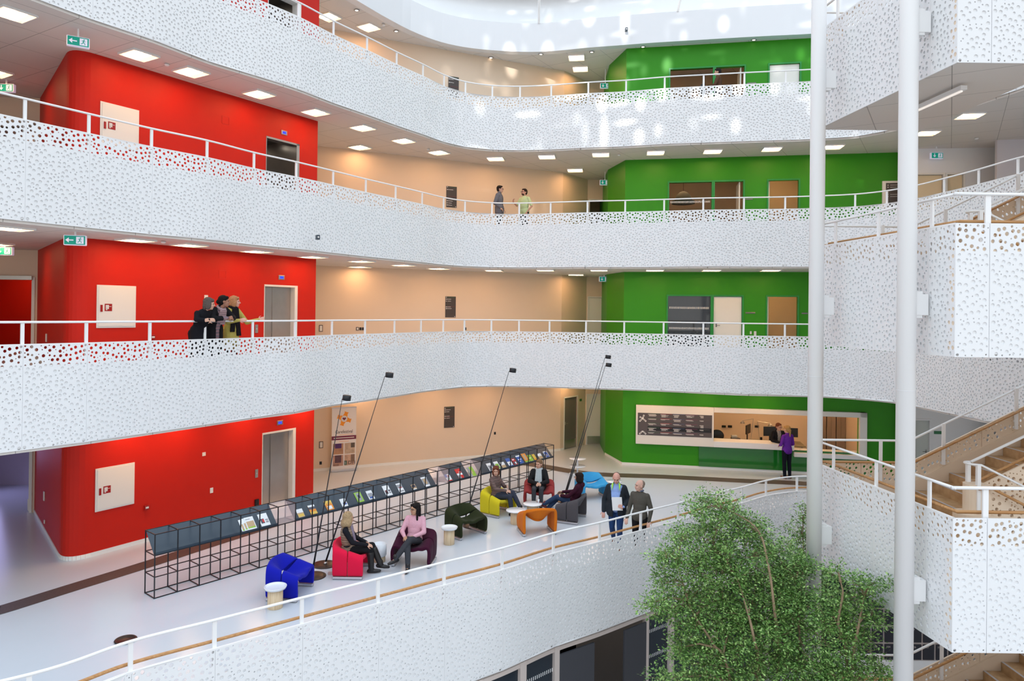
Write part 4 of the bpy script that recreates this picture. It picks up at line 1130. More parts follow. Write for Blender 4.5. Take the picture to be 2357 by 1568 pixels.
# ================================================================== TALL LEANING LAMPS
M['bronze'] = mat('dark_bronze_disc', (.055, .035, .028), .3, metal=.5)
M['lampin'] = mat('lamp_inside', (.5, .35, .3), .4)
def lean_lamp(bx, by, foot, head, lab, rb=.26):
    bx += .062; foot = (foot[0]+.062, foot[1], foot[2]); head = (head[0]+.018, head[1], head[2])
    t = thing('floor_lamp', lab, 'floor lamp', (bx, by, 0), 0, 'tall leaning lamps')
    MB().lathe([(rb, 0), (rb, .012), (rb-.01, .018), (.02, .018)], (0,0,0), 48).build('base', M['bronze'], t, True)
    f = Vector(foot)-Vector((bx, by, 0)); h = Vector(head)-Vector((bx, by, 0)); d = (h-f).normalized()
    MB().lathe([(.045, .016), (.04, .05), (.02, .07)], (f.x, f.y, 0), 16).build('joint', M['steel'], t, True)
    L = (h-f).length
    MB().tube([f+Vector((0,0,.05)), f+d*L*.35, f+d*(L-.02)], [.020, .013, .006], 10).build('pole', M['black'], t, True)
    R = Matrix.Rotation(.12, 3, 'Y')
    c = h+Vector((.09, 0, 0))
    MB().lathe([(.085, -.05), (.085, .05), (.07, .055), (.01, .055)], c, 24, R).build('lamp_head', M['black'], t, True)
    MB().lathe([(.07, -.052), (.01, -.052)], c, 20, R).build('lamp_lens', M['lampin'], t)
    return t
lean_lamp(-4.03, 14.49, (-4.05, 14.49, 0), (-3.44, 14.5, 3.62), 'tall thin black lamp leaning right with lowest head, base behind the blue chair')
lean_lamp(-3.97, 15.15, (-3.95, 15.15, 0), (-2.70, 15.2, 4.03), 'tall thin black lamp with round base between the blue and red chairs')
lean_lamp(-.98, 18.0, (-1.22, 18.1, 0), (-.07, 18.0, 3.93), 'tall thin black lamp rising behind the olive chair')
lean_lamp(1.55, 21.1, (1.56, 21.1, 0), (2.76, 21.2, 4.10), 'tall thin black lamp with the uppermost of two heads, behind the charcoal chair')
lean_lamp(1.50, 20.5, (1.50, 20.5, 0), (2.67, 20.4, 3.92), 'tall thin black lamp with the lower of two heads, behind the charcoal chair')
t = thing('round_floor_disc', 'dark bronze disc lying on the white floor by the railing', 'floor disc', (-6.2, 11.60, 0)); MB().lathe([(.16, 0), (.17, .02), (.16, .03), (.14, .03), (.13, .022), (.01, .02)], (0,0,0), 32).build('disc', M['bronze'], t, True)
t = thing('power_socket_block', 'small clear socket block on the floor right of the blue chair', 'socket', (-3.62, 14.6, 0)); MB().box((0,0,.025), (.14, .06, .05)).build('block', mat('pink_clear_plastic', (.55, .38, .36), .2), t)

# ================================================================== RECEPTION
rc = thing('reception_counter', 'long white framed reception counter in the green wall with a green glossy front', 'counter')
zt, zb = 2.17, .80
fr = MB()
wbox(fr, GB, GC, cab0, op0, zb, zt, 0, .16)                     # board field
wbox(fr, GB, GC, op0, cab1, 2.0, zt, -.14, .16); wbox(fr, GB, GC, op1, cab1, .60, zt, -.14, .16)
bevel(fr.build('frame', M['tub'], rc), .012)
lo0 = xs(GB, GC, 1826, 1040)
b = MB(); wbox(b, GB, GC, op0, lo0, zb, 1.0, -.55, .16); bevel(b.build('counter_top', M['white'], rc), .01)
b = MB(); wbox(b, GB, GC, lo0, cab1, .60, .74, -.75, .20); bevel(b.build('low_counter_top', M['white'], rc), .01)
fx0 = xs(GB, GC, 1608, 1080)
b = MB(); wbox(b, GB, GC, fx0, cab1, .09, .80, .005, .04); b.build('front_panel', mat('glossy_green_glass', (.012, .16, .02), .08, spec=.6, coat=.5), rc)
dbd = thing('directory_board', 'dark grey directory board with coloured columns beside the reception opening', 'sign')
b0s, b1s = xs(GB, GC, 1468, 980), xs(GB, GC, 1638, 980); z0b, z1b = 1.12, 1.90
b = MB(); wbox(b, GB, GC, b0s, b1s, z0b, z1b, .161, .168); b.build('board', mat('dark_grey_sign', (.085, .075, .080), .4), dbd)
b = MB(); wbox(b, GB, GC, b0s+(b1s-b0s)*.135, b1s-.02, z0b+.17, z0b+.32, .168, .170); b.build('black_band', M['black'], dbd)
cols = [((.05, .13, .06), .14), ((.40, .04, .035), .31), ((.06, .10, .22), .48), ((.22, .03, .10), .65), ((.12, .10, .09), .835)]
rr = random.Random(5)
M['signwhite'] = mat('sign_lettering', (.72, .70, .68), .5)
tx = MB(); Lb = b1s-b0s; Hb = z1b-z0b
for ci, (c, f) in enumerate(cols):
    o = MB(); w = .165 if ci < 4 else .14
    for row in (.985, .775, .565, .36, .155):
        wbox(o, GB, GC, b0s+Lb*f, b0s+Lb*(f+w-.01), z0b+Hb*row-.010, z0b+Hb*row, .168, .171)
        if row == .36 and False: continue
        for ln in range(rr.randint(2, 5) if row != .155 else 2):
            ww = rr.uniform(.05, .11) if ci < 4 else .04
            wbox(tx, GB, GC, b0s+Lb*(f+.012), b0s+Lb*(f+.012+ww), z0b+Hb*row-.032-.021*ln, z0b+Hb*row-.022-.021*ln, .170, .1715)
        wbox(tx, GB, GC, b0s+Lb*(f+.002), b0s+Lb*(f+.008), z0b+Hb*row-.045, z0b+Hb*row-.02, .170, .1715)
    o.build('column_rules', mat('sign_rule_%d' % ci, c, .5), dbd)
tx.build('lettering', M['signwhite'], dbd)
def star(cx, cz, sc, top=True):
    o = MB(); ctr = pt(GB, GC, b0s+Lb*cx, z0b+Hb*cz, .171); e = Vector((GC.x-GB.x, GC.y-GB.y, 0)).normalized()
    for dx, dz, on in ((.35, 1, top), (-.85, .42, top), (-.9, -.9, True), (.95, -.85, True)):
        if not on: continue
        tip = ctr+e*(dx*sc)+Vector((0,0,dz*sc)); d = (tip-ctr).normalized(); n = d.cross(Vector((e.y, -e.x, 0))).normalized()*sc*.17
        i = ctr+d*sc*.30
        m1 = MB()
        for s in (1, -1): o.add([i+n*s*1.0, tip+n*s*1.25, tip+n*s*.5, i+n*s*.35], [(0,1,2,3)])
        o.add([tip-n*1.25, tip+n*1.25, tip+n*1.25-d*sc*.22, tip-n*1.25-d*sc*.22], [(0,1,2,3)])
        o.add([i-n, i+n, ctr+n*.9, ctr-n*.9], [(0,1,2,3)])
    return o.build('building_plan', mat('plan_white', (.85,.85,.83), .5) if 'pw' not in M else M['pw'], dbd)
star(.068, .75, .125); star(.068, .18, .125, False)
# things inside the reception
def rpt(px, py, depth, z=None):
    """point of the reception room `depth` metres behind the green wall"""
    w = onp(px, py, pt(GB, GC, 0, 0, -depth), pt(GB, GC, 5, 0, -depth)); return w
rang = wang(GB, GC)
dk = thing('desk', 'grey reception desk with rounded corner behind the white counter', 'desk', (0,0,0))
p = rpt(1752, 1000, 1.75); b = MB(); R_ = Matrix.Rotation(rang, 3, 'Z')
b.box((p.x, p.y, .71), (2.9, 1.05, .03), rang); b.build('desk_top', mat('grey_green_linoleum', (.20, .17, .11), .5), dk)
for sx in (-1.35, 1.35):
    b = MB(); q = Vector((p.x, p.y, .35))+R_ @ Vector((sx, 0, 0)); b.box(q, (.06, .7, .69), rang); b.build('leg', M['steel'], dk)
def monitor(px, py, depth, turn, lab, w=.52, h=.33):
    c = rpt(px, py, depth); t = thing('monitor', lab, 'monitor', (c.x, c.y, .729), rang+turn)
    hz = c.z-.727
    b = MB(); b.box((0, 0, hz), (w, .035, h)); bevel(b.build('screen', M['blackplastic'], t), .006)
    b = MB(); b.box((0, .03, (hz-h/2)/2+.01), (.06, .03, hz-h/2+.06)); b.build('stand', M['blackplastic'], t)
    b = MB(); b.box((0, .02, .006), (.24, .18, .012)); b.build('foot', M['blackplastic'], t)
monitor(1722, 988, 1.7, 1.15, 'black monitor seen almost edge-on at the left of the reception desk')
monitor(1773, 993, 1.45, .25, 'black monitor in front of the receptionist', .50, .34)
monitor(1820, 996, 1.9, .05, 'black monitor behind the woman in the purple top', .50, .33)
def desk_lamp(px, py, bx, depth, lab, s):
    hd = rpt(px, py, depth); bs = rpt(bx, 1000, depth); el = rpt(bx+(6 if s < 0 else -5), py-8, depth)
    t = thing('desk_lamp', lab, 'desk lamp', (bs.x, bs.y, .727), 0, 'jointed desk lamps in the reception')
    o = Vector((bs.x, bs.y, .727))
    MB().lathe([(.08, 0), (.08, .02), (.02, .03)], (0,0,0), 20).build('base', M['steel'], t, True)
    MB().tube([(0,0,.02), el-o], .009, 8).build('lower_arm', M['steel'], t); MB().tube([el-o, hd-o+Vector((0,0,.05))], .008, 8).build('upper_arm', M['steel'], t)
    MB().lathe([(.02, .05), (.05, .02), (.09, -.04), (.085, -.04), (.045, .015)], hd-o, 20).build('shade', M['steel'], t, True)
    MB().ell(hd-o+Vector((0,0,-.02)), (.032,.032,.035), 10, 6).build('bulb', emit('bulb_glow', (1, .75, .5), 14), t)
desk_lamp(1709, 972, 1728, 1.9, 'jointed lamp reaching left over the reception desk', -1)
desk_lamp(1773, 978, 1749, 1.9, 'jointed lamp reaching right towards the receptionist', 1)
c = rpt(1650, 1003, .9); t = thing('office_chair', 'black round-backed office chair at the left edge of the reception opening', 'chair', (c.x, c.y, 0), rang)
b = MB(); b.ell((0, 0, c.z), (.25, .05, .22), 20, 12); b.build('backrest', M['blackplastic'], t, True)
b = MB(); b.box((0, .22, .48), (.45, .42, .07)); bevel(b.build('seat', M['blackplastic'], t), .03)
b = MB(); b.tube([(0, .06, .5), (0, .04, c.z-.15)], .02, 8); b.build('back_bar', M['steeldark'], t)
b = MB(); b.tube([(0, .22, .06), (0, .22, .45)], .03, 10); b.build('column', M['steeldark'], t)
for k in range(5):
    b = MB(); a = k*2*PI/5; b.tube([(0, .22, .08), (.28*math.cos(a), .22+.28*math.sin(a), .04)], .018, 8); b.ell((.28*math.cos(a), .22+.28*math.sin(a), .03), (.03, .03, .03), 8, 6); b.build('foot', M['blackplastic'], t)
# wall sockets in the reception
for px, lab in ((1666, 'black double wall socket left of the reception lamps'), (1680, 'second black double wall socket behind the reception desk'), (1742, 'black wall socket between the two desk lamps')):
    c = rpt(px, 982, 4.15); b = MB(); b.box((0,0,0), (.16, .02, .09)); o = b.build('wall_socket', M['blackplastic']); o.location = c; o.rotation_euler = (0,0,rang); tag(o, lab, 'socket', 'sockets on the reception wall')
# cabinets at the right of the reception room
c0 = rpt(1893, 1000, 3.9); c1 = rpt(1978, 1000, 3.9); cw_ = (c1-c0).length
for k in range(3):
    a = rpt(1893-14+22*k*1.0, 1000, 3.85); t = thing('cabinet', '%s taupe cabinet from the left at the back of the reception' % ['first', 'second', 'third', 'fourth'][k], 'cabinet', (a.x, a.y, 0), rang, 'tall cabinets in the reception')
    ht = 1.60; w = cw_/4.1
    b = MB(); b.box((w/2, .1, ht/2), (w-.006, .45, ht)); b.build('body', M['roomdark'] if False else mat('taupe_laminate', (.22, .17, .14), .5), t)
    for s in (0, 1):
        b = MB(); b.box((w*(.25+.5*s), -.135, ht/2), (w/2-.01, .018, ht-.02)); b.build('door', M.setdefault('taupe2', mat('taupe_door', (.27, .21, .18), .45)), t)
# keyboard, paper, phone, bottle clutter
rr = random.Random(2)
for px, d, w, dd, h, mm, nm, lab in ((1699, 1.42, .42, .15, .02, 'blackplastic', 'keyboard', 'black keyboard on the reception desk'), (1693, 1.9, .3, .22, .08, 'blackplastic', 'desk_phone', 'black desk telephone left on the reception desk'), (1711, 1.95, .3, .21, .012, 'white', 'paper_stack', 'white papers lit by the desk lamp'), (1740, 1.45, .25, .2, .09, 'white', 'paper_tray', 'white paper tray between the desk lamps'), (1752, 1.5, .07, .07, .22, 'blackplastic', 'pen_holder', 'black pen holder near the receptionist monitor'), (1690, 2.1, .2, .14, .15, 'white', 'letter_rack', 'letter rack at the wall end of the desk')):
    c = rpt(px, 1000, d); b = MB(); b.box((0,0,h/2), (w, dd, h)); o = b.build(nm, M[mm]); o.location = (c.x, c.y, .727); o.rotation_euler = (0,0,rang+rr.uniform(-.3,.3)); bevel(o, .006); tag(o, lab, nm.replace('_', ' '))
c = rpt(1768, 1028, .25)
b = MB(); b.box((0,0,.0015), (.3,.21,.003)); o = b.build('paper_sheet', M['white']); p = pt(GB, GC, xs(GB, GC, 1790, 1020), 1.001, -.0); o.location = p; o.rotation_euler = (0,0,rang+.2); tag(o, 'sheet of paper on the white counter before the receptionist', 'paper')

# ================================================================== THINGS ON THE RED WALL
def on_red(px, py): return along(ca, RB, px, py)
def wall_item(name, lab, cat, P, Q, s, z, w, h, d, m, group=None, bev=.004):
    b = MB(); b.box((0,0,0), (w, d, h)); o = b.build(name, m); o.location = pt(P, Q, s, z, d/2+.001); o.rotation_euler = (0,0,wang(P, Q)); bevel(o, bev); return tag(o, lab, cat, group)
M['redplastic'] = mat('dark_red_plastic', (.35, .012, .01), .35)
for k, (a, b_, t0, t1) in enumerate((((219, 1101), (309, 1083), 1191, 0), ((222, 686), (312, 687), 776, 0), ((230, 268), (319, 290), 330, 0))):
    s0, z1 = along(ca, RB, *a); s1, _ = along(ca, RB, *b_); z0 = LZ[k]+.95
    z1 = LZ[k]+.95+.94
    t = thing('hose_cabinet', 'white fire hose cabinet with red symbol on the red wall, %s floor' % ['ground', 'first', 'second'][k], 'fire cabinet', pt(ca, RB, (s0+s1)/2, (z0+z1)/2, 0), wang(ca, RB), 'fire hose cabinets on the red wall')
    w = s1-s0; h = z1-z0
    b = MB(); b.box((0, -.01, 0), (w, .02, h)); bevel(b.build('frame', M['tub'], t), .004)
    b = MB(); b.box((0, -.026, 0), (w-.07, .014, h-.07)); bevel(b.build('door', M['tub'], t), .003)
    b = MB(); b.box((-w/2+.09, -.04, -.04), (.045, .02, .15)); bevel(b.build('pull', M['redplastic'], t), .004)
    b = MB(); b.box((-w/2+.24, -.035, -.02), (.16, .004, .16)); b.build('symbol_plate', M['redplastic'], t)
    b = MB(); b.box((-w/2+.215, -.039, -.01), (.07, .003, .09)); b.box((-w/2+.20, -.039, -.055), (.03, .003, .05)); b.tube([(-w/2+.25, -.039, .0), (-w/2+.30, -.039, .0)], .006, 6); b.build('symbol', M['signwhite'], t)
fl_names = ['ground', 'first', 'second']
for k, (px, py) in enumerate(((644, 967), (647.5, 642), (653.5, 316))):
    s, z = along(ca, RB, px, py); t = thing('lift_display', 'steel lift display glowing blue above the %s floor lift' % fl_names[k], 'display', pt(ca, RB, s, LZ[k]+2.28, 0), wang(ca, RB), 'lift floor displays')
    b = MB(); b.box((0,-.008,0), (.20, .016, .12)); bevel(b.build('plate', M['steel'], t), .003)
    b = MB(); b.box((0,-.018,0), (.11, .004, .06)); b.build('screen', emit('blue_display', (.03, .05, 1), 2.2), t)
for k, (px, py) in enumerate(((590, 1090), (590, 757))):
    s, z = along(ca, RB, px, py); t = thing('lift_call_panel', 'steel call button panel left of the %s floor lift' % fl_names[k], 'button panel', pt(ca, RB, s, z, 0), wang(ca, RB), 'lift call panels')
    b = MB(); b.box((0,-.008,0), (.09, .016, .22)); bevel(b.build('plate', M['steel'], t), .003)
    b = MB(); b.lathe([(.016, 0), (.016, .006)], (0,-.016,0), 12, Matrix.Rotation(PI/2, 3, 'X')); b.build('button', M['signwhite'], t)
for px, py, w, h, lab in ((474, 684, .10, .10, 'square white wall plate above the women at the first floor railing'), (469, 1045.5, .09, .09, 'square white wall plate high on the ground floor red wall'), (486.5, 1129, .085, .13, 'upright white wall plate over the ground floor rack')):
    s, z = along(ca, RB, px, py); wall_item('wall_plate', lab, 'wall plate', ca, RB, s, z, w, h, .015, M['tub'], 'white plates on the red wall')
for px, py, lab in ((336, 1168, 'small red alarm call point with white face beside the hose cabinet'), (350, 776, 'small red alarm call point behind the first floor railing')):
    s, z = along(ca, RB, px, py); t = thing('alarm_call_point', lab, 'fire alarm', pt(ca, RB, s, z, 0), wang(ca, RB), 'alarm call points')
    b = MB(); b.box((0,-.025,0), (.11, .05, .11)); bevel(b.build('housing', M['redplastic'], t), .005)
    b = MB(); b.box((0,-.052,0), (.07, .004, .04)); b.build('face', M['signwhite'], t)
s, z = along(ca, RB, 590, 1158); wall_item('wall_box', 'black box on the red wall just left of the ground floor lift', 'wall box', ca, RB, s, z, .12, .20, .04, M['blackplastic'])
for px, py, lab in ((512, 632, 'first'), (519, 277, 'second')):
    s, z = along(ca, RB, px, py); o = MB()
    for q in (-.1, .1): o.box((q, -.003, 0), (.006, .006, .2)); o.box((0, -.003, q), (.2, .006, .006))
    o = o.build('access_hatch', mat('red_hatch_edge', (.55, .02, .01), .5)); o.location = pt(ca, RB, s, z, 0); o.rotation_euler = (0,0,wang(ca, RB)); tag(o, 'thin square outline of a hatch in the red wall, %s floor' % lab, 'hatch', 'hatches in the red wall')
SH0, SH1 = RC, cb      # short red face
nsh = Vector((-d1.x, -d1.y, 0))
def on_short(px, py):
    w = onp(px, py, RC, cb); return w
for px, py, w, h, lab in ((103, 1142, .10, .22, 'white intercom on the shaded red end wall, ground floor'), (104, 1201, .06, .09, 'small white switch low on the shaded red end wall'), (108, 778, .10, .20, 'white intercom on the red end wall of the first floor')):
    p = on_short(px, py); b = MB(); b.box((0,0,0), (w, .03, h)); o = b.build('wall_intercom', M['tub']); o.location = p+nsh*.016; o.rotation_euler = (0,0,math.atan2(d2.y, d2.x)); bevel(o, .01); tag(o, lab, 'intercom')

# ================================================================== CREAM WALL
def on_cream(px, py): return along(WA, WM, px, py) if px < 850 else tuple(a for a in along(WM, WB, px, py))
def cream_item(px, py, *a, **k):
    P, Q = (WA, WM) if px < 848 else (WM, WB); s, z = along(P, Q, px, py); return P, Q, s, z
def framed_box(px, py, lab, w=.13, h=.20, inner='tub'):
    P, Q, s, z = cream_item(px, py); t = thing('framed_notice', lab, 'notice', pt(P, Q, s, z, 0), wang(P, Q))
    b = MB(); b.box((0,-.01,0), (w, .02, h)); b.build('frame', mat('brown_frame', (.06, .03, .02), .4) if 'bf' not in M else M['bf'], t)
    b = MB(); b.box((0,-.022,0), (w-.04, .004, h-.04)); b.build('sheet', M[inner], t)
framed_box(739, 1024, 'small framed notice left of the tall banner', .13, .22)
framed_box(738.5, 756, 'small framed notice on the cream wall right of the first floor lift', .12, .22)
framed_box(822.5, 757, 'tiny framed notice beside two black sockets', .09, .12)
for px, py, lab in ((829.5, 757, 'left one of two black wall sockets above the first floor gallery'), (835.5, 757, 'right one of two black wall sockets above the first floor gallery'), (1071, 757, 'single black wall socket on the first floor beside the dark sign'), (738, 1066, 'black wall socket low beside the tall banner'), (1139, 997.5, 'single black wall socket above the black rack')):
    P, Q, s, z = cream_item(px, py); wall_item('wall_socket', lab, 'socket', P, Q, s, z, .075, .10, .015, M['blackplastic'], 'black sockets on the cream wall')
M['signboard'] = mat('brown_black_sign', (.060, .048, .044), .4)
for k, (x0, x1, y0, y1, marks) in enumerate(((1021, 1047, 943, 991, (.93, .85, .76, .55, .46)), (1023.5, 1050, 693, 741, (.96, .87, .78, .5, .42)), (1026, 1052, 444, 486, (.96, .84, .42, .3, .2, .1)), (1031, 1056, 195, 240, (.96, .86, .7)))):
    P, Q, s, zc_ = cream_item((x0+x1)/2, (y0+y1)/2); w = .40; h = .76; z = LZ[k]+1.56
    t = thing('floor_directory', 'dark upright floor directory sign on the cream wall, %s floor' % ['ground', 'first', 'second', 'third'][k], 'sign', pt(P, Q, s, z, 0), wang(P, Q), 'floor directories on the cream wall')
    b = MB(); b.box((0,-.008,0), (w, .016, h)); b.build('board', M['signboard'], t)
    b = MB(); rr = random.Random(k)
    for q, f in enumerate(marks):
        zz = (f-.5)*h; b.box((-w*.42, -.018, zz), (.03, .002, .03)); 
        if q: b.box((-w*.30+.05*rr.uniform(1,3)/2, -.018, zz), (.10*rr.uniform(1, 2.2), .002, .014))
    b.build('lettering', M['signwhite'], t)
    b = MB(); b.box((.03, -.0175, .46*h), (w*.75, .002, .012)); b.build('green_rule', mat('green_rule', (.04, .10, .04), .5), t)
    b = MB(); b.box((.03, -.0175, .02*h), (w*.75, .002, .012)); b.build('red_rule', mat('red_rule', (.16, .03, .03), .5), t)
    b = MB(); b.lathe([(.018, 0), (.004, .002)], (w*.40, -.017, -h*.46), 5, Matrix.Rotation(PI/2, 3, 'X')); b.build('emblem', M['signwhite'], t)
# roll-up banner
P, Q = WA, WM
s0 = along(P, Q, 757, 1080)[0]; s1 = along(P, Q, 813, 1080)[0]
bn = thing('banner_stand', 'tall white roll-up banner reading Carefestival with orange cross logo', 'banner', (0,0,0))
Wb = .82; off = .35
sc_ = (s0+s1)/2
def bbx(mb, x0, x1, z0, z1, o0, o1): return wbox(mb, P, Q, sc_-Wb/2+x0*Wb, sc_-Wb/2+x1*Wb, z0, z1, o0, o1)
HB = 2.12
b = MB(); bbx(b, 0, 1, .06, HB, off, off+.004); b.build('banner_sheet', mat('banner_vinyl', (.78, .74, .72), .5), bn)
b = MB(); bbx(b, -.02, 1.02, 0, .07, off-.09, off+.07); bevel(b.build('base', M['alu'], bn), .01)
b = MB(); bbx(b, -.01, 1.01, HB, HB+.03, off-.01, off+.015); b.build('top_bar', M['alu'], bn)
b = MB(); b.tube([pt(P, Q, sc_, .05, off-.03), pt(P, Q, sc_, HB+.03, off-.02)], .012, 8); b.build('pole', M['alu'], bn)
M['bor'] = mat('banner_orange', (.85, .30, .015), .5); M['bpu'] = mat('banner_purple', (.16, .015, .05), .5)
b = MB(); e = (Vector((Q[0], Q[1], 0))-Vector((P[0], P[1], 0))).normalized()
ctr = pt(P, Q, sc_+.0, HB-.36, off+.006)
for a0 in (70, 160, 250, 340):
    a = math.radians(a0); d = e*math.cos(a)+Vector((0,0,math.sin(a))); n = e*-math.sin(a)+Vector((0,0,math.cos(a)))
    b.add([ctr-n*.10, ctr+n*.10, ctr+d*.19+n*.055, ctr+d*.235+n*.075, ctr+d*.24-n*.075, ctr+d*.19-n*.055], [(0,1,2,3,4,5)])
b.build('cross_logo', M['bor'], bn)
nrm_ = Vector((e.y, -e.x, 0)); nrm_ = nrm_ if nrm_.y < 0 else -nrm_
b = MB(); b.add([ctr+nrm_*.003+(e*math.cos(k*PI/12)+Vector((0,0,math.sin(k*PI/12))))*.105 for k in range(24)], [tuple(range(24))]); b.build('logo_disc', M['signwhite'], bn)
hp = []
for k in range(28):
    a = 2*PI*k/28; hx = 16*math.sin(a)**3; hz = 13*math.cos(a)-5*math.cos(2*a)-2*math.cos(3*a)-math.cos(4*a); hp.append(ctr+nrm_*.006+e*hx*.0037+Vector((0,0,hz*.0037)))
b = MB(); b.add(hp, [tuple(range(28))]); b.build('heart', M['bpu'], bn)
M['ink'] = mat('dark_ink', (.05, .03, .03), .5)
text_mesh('Carefestival', .155, 'title', M['ink'], bn, P, Q, sc_, HB-.84, off+.006, 'CENTER', wide=.80)
b = MB(); bbx(b, 0, 1, HB-1.06, HB-.93, off+.003, off+.007); b.build('purple_band', M['bpu'], bn)
b = MB(); bbx(b, .08, .92, HB-1.01, HB-.985, off+.007, off+.009); b.build('band_lettering', M['signwhite'], bn)
b = MB(); bbx(b, .3, .88, HB-.895, HB-.885, off+.006, off+.008); bbx(b, .3, .7, HB-1.12, HB-1.11, off+.006, off+.008); b.build('small_lettering', M['bor'], bn)
for i, (x0, z1_, c1, c2) in enumerate(((.06, 1.18, (.40,.22,.13), (.07,.02,.12)), (.53, 1.18, (.50,.38,.28), (.12,.09,.07)), (.06, 1.57, (.45,.26,.2), (.10,.05,.07)), (.53, 1.57, (.52,.34,.25), (.22,.14,.1)))):
    b = MB(); bbx(b, x0, x0+.42, HB-z1_-.36, HB-z1_, off+.004, off+.007); b.build('photo', mat('banner_photo_%d' % i, c1, .5, noise=.5, nscale=9), bn)
    b = MB(); bbx(b, x0+(.08 if i % 2 == 0 else .26), x0+(.34 if i % 2 == 0 else .42), HB-z1_-(.16 if i < 2 else .25), HB-z1_-.0, off+.007, off+.009); b.build('photo_detail', mat('banner_dark_%d' % i, c2, .5, noise=.4, nscale=14), bn)
text_mesh('MESSE', .075, 'messe_logo', M['ink'], bn, P, Q, sc_-.36, .20, off+.006)
text_mesh('DH', .17, 'dh_logo', M['ink'], bn, P, Q, sc_+.14, .22, off+.006)
b = MB(); bbx(b, .52, .63, .21, .35, off+.004, off+.007); b.build('teal_square', mat('banner_teal', (.02, .20, .15), .5), bn)
text_mesh('S', .11, 'teal_letter', M['signwhite'], bn, P, Q, sc_+.03, .24, off+.009)

# ================================================================== GREEN WALL SMALL THINGS
for px, py, w, h, mm, lab, nm in ((1727, 720.5, .32, .05, 'steeldark', 'dark name plate right of the white door, first floor', 'name_plate'), (1852, 721.5, .2, .05, 'steeldark', 'dark name plate cut by the white column, first floor', 'name_plate'), (1728, 766, .06, .10, 'tub', 'smaller white wall plate right of the white door', 'wall_plate'), (1738, 768, .08, .16, 'tub', 'larger white wall plate right of the white door', 'wall_plate'), (1730, 192, .3, .05, 'steeldark', 'dark name plate between the doors, third floor', 'name_plate'), (1722, 459, .3, .04, 'steeldark', 'dark name plate between the doors, second floor', 'name_plate')):
    s, z = along(GB, GC, px, py); wall_item(nm, lab, nm.replace('_', ' '), GB, GC, s, z, w, h, .015, M[mm])
s, z = along(WD, WE, 1386, 715)
for py, k in ((1333, 0),): pass
s, z = along(WB, WD, 1336, 939); wall_item('door_sign', 'small green door sign right of the grey door', 'sign', WB, WD, s, 1.86, .16, .10, .012, mat('green_sign', (.02, .14, .03), .4))
s, z = along(XP, XQ, 2162, 996); wall_item('door_sign', 'small green door sign right of the pale door behind the stairs', 'sign', XP, XQ, s, z, .33, .10, .012, mat('green_sign2', (.02, .16, .06), .4))
# floor directory on a white panel at the far right of the green wall, second floor
s, z = along(GB, GC, 2062, 446); t = thing('floor_directory', 'dark directory with white border at the right end of the green wall', 'sign', pt(GB, GC, s-.12, 9.45, 0), wang(GB, GC))
b = MB(); b.box((0,-.02,0), (.62, .04, .95)); b.build('border', M['tub'], t); b = MB(); b.box((.03,-.045,-.02), (.46, .01, .85)); b.build('board', M['signboard'], t)
b = MB()
for q in (.33, .26, .02, -.05): b.box((-.14,-.052,q), (.03,.003,.03)); b.box((.04,-.052,q), (.22,.003,.012))
b.build('lettering', M['signwhite'], t)

# ================================================================== EXIT SIGNS, CAMERAS, DETECTORS
M['exitgreen'] = mat('exit_sign_green', (.0, .23, .17), .4, emis=(0, .25, .18), es=.5)
M['exitwhite'] = mat('exit_sign_white', (.80, .80, .90), .4, emis=(.7, .7, 1), es=.25)
def exit_sign(px, py, z, Y, rz, arrow, lab, w=.36, h=.17, hang=True):
    p = aty(px, py, Y); zc_ = p.z; t = thing('exit_sign', lab, 'exit sign', (p.x, p.y, zc_), rz, 'green emergency exit signs')
    b = MB(); b.box((0, .05, 0), (w+.03, .10, h+.03)); bevel(b.build('housing', M['exitwhite'], t), .015)
    b = MB(); b.box((0, -.003, 0), (w, .004, h)); b.build('face', M['exitgreen'], t)
    o = MB(); ax = -.09
    if arrow == 'left':
        o.add([(ax-.07, -.006, 0), (ax-.01, -.006, .05), (ax-.01, -.006, -.05)], [(0,1,2)]); o.box((ax+.03, -.006, 0), (.08, .002, .022))
    else:
        o.add([(ax, -.006, -.06), (ax-.05, -.006, 0), (ax+.05, -.006, 0)], [(0,1,2)]); o.box((ax, -.006, .03), (.022, .002, .07))
    o.build('arrow', M['exitwhite'], t)
    o = MB(); o.box((.09, -.006, 0), (.13, .002, .135)); o.build('doorway_symbol', M['exitwhite'], t)
    o = MB(); o.ell((.10, -.009, .045), (.012, .002, .012), 8, 4); o.tube([(.09, -.009, .03), (.085, -.009, -.01)], .009, 6); o.tube([(.085, -.009, -.01), (.115, -.009, -.03), (.11, -.009, -.055)], .006, 6); o.tube([(.085, -.009, -.01), (.065, -.009, -.035), (.045, -.009, -.04)], .006, 6); o.tube([(.06, -.009, .02), (.09, -.009, .025), (.12, -.009, .01)], .005, 6)
    o.build('running_figure', M['exitgreen'], t)
    if hang:
        o = MB(); o.box((0, .05, (z-zc_+h/2)/2+.0), (.03, .03, max(.02, z-zc_-h/2))); o.build('hanger', M['white'], t)
exit_sign(180, 95.5, 10.88, 14.0, .55, 'left', 'green exit sign hanging before the upper red wall')
exit_sign(172, 553, 6.88, 14.0, .35, 'left', 'green exit sign hanging before the middle red wall')
exit_sign(12, 202, 10.88, 17.2, .05, 'down', 'green exit sign at the left picture edge, upper gallery', hang=True)
exit_sign(8, 578, 6.88, 17.1, .05, 'down', 'green exit sign at the left picture edge, middle gallery', hang=True)
for px, py, k, nm in ((1393.5, 197, 14.86, 'top'), (1392.5, 420, 10.88, 'upper'), (1391, 642.5, 6.88, 'middle')):
    exit_sign(px, py, k, 27.6, .0, 'down', 'green exit sign half hidden by the green corner, %s gallery' % nm)
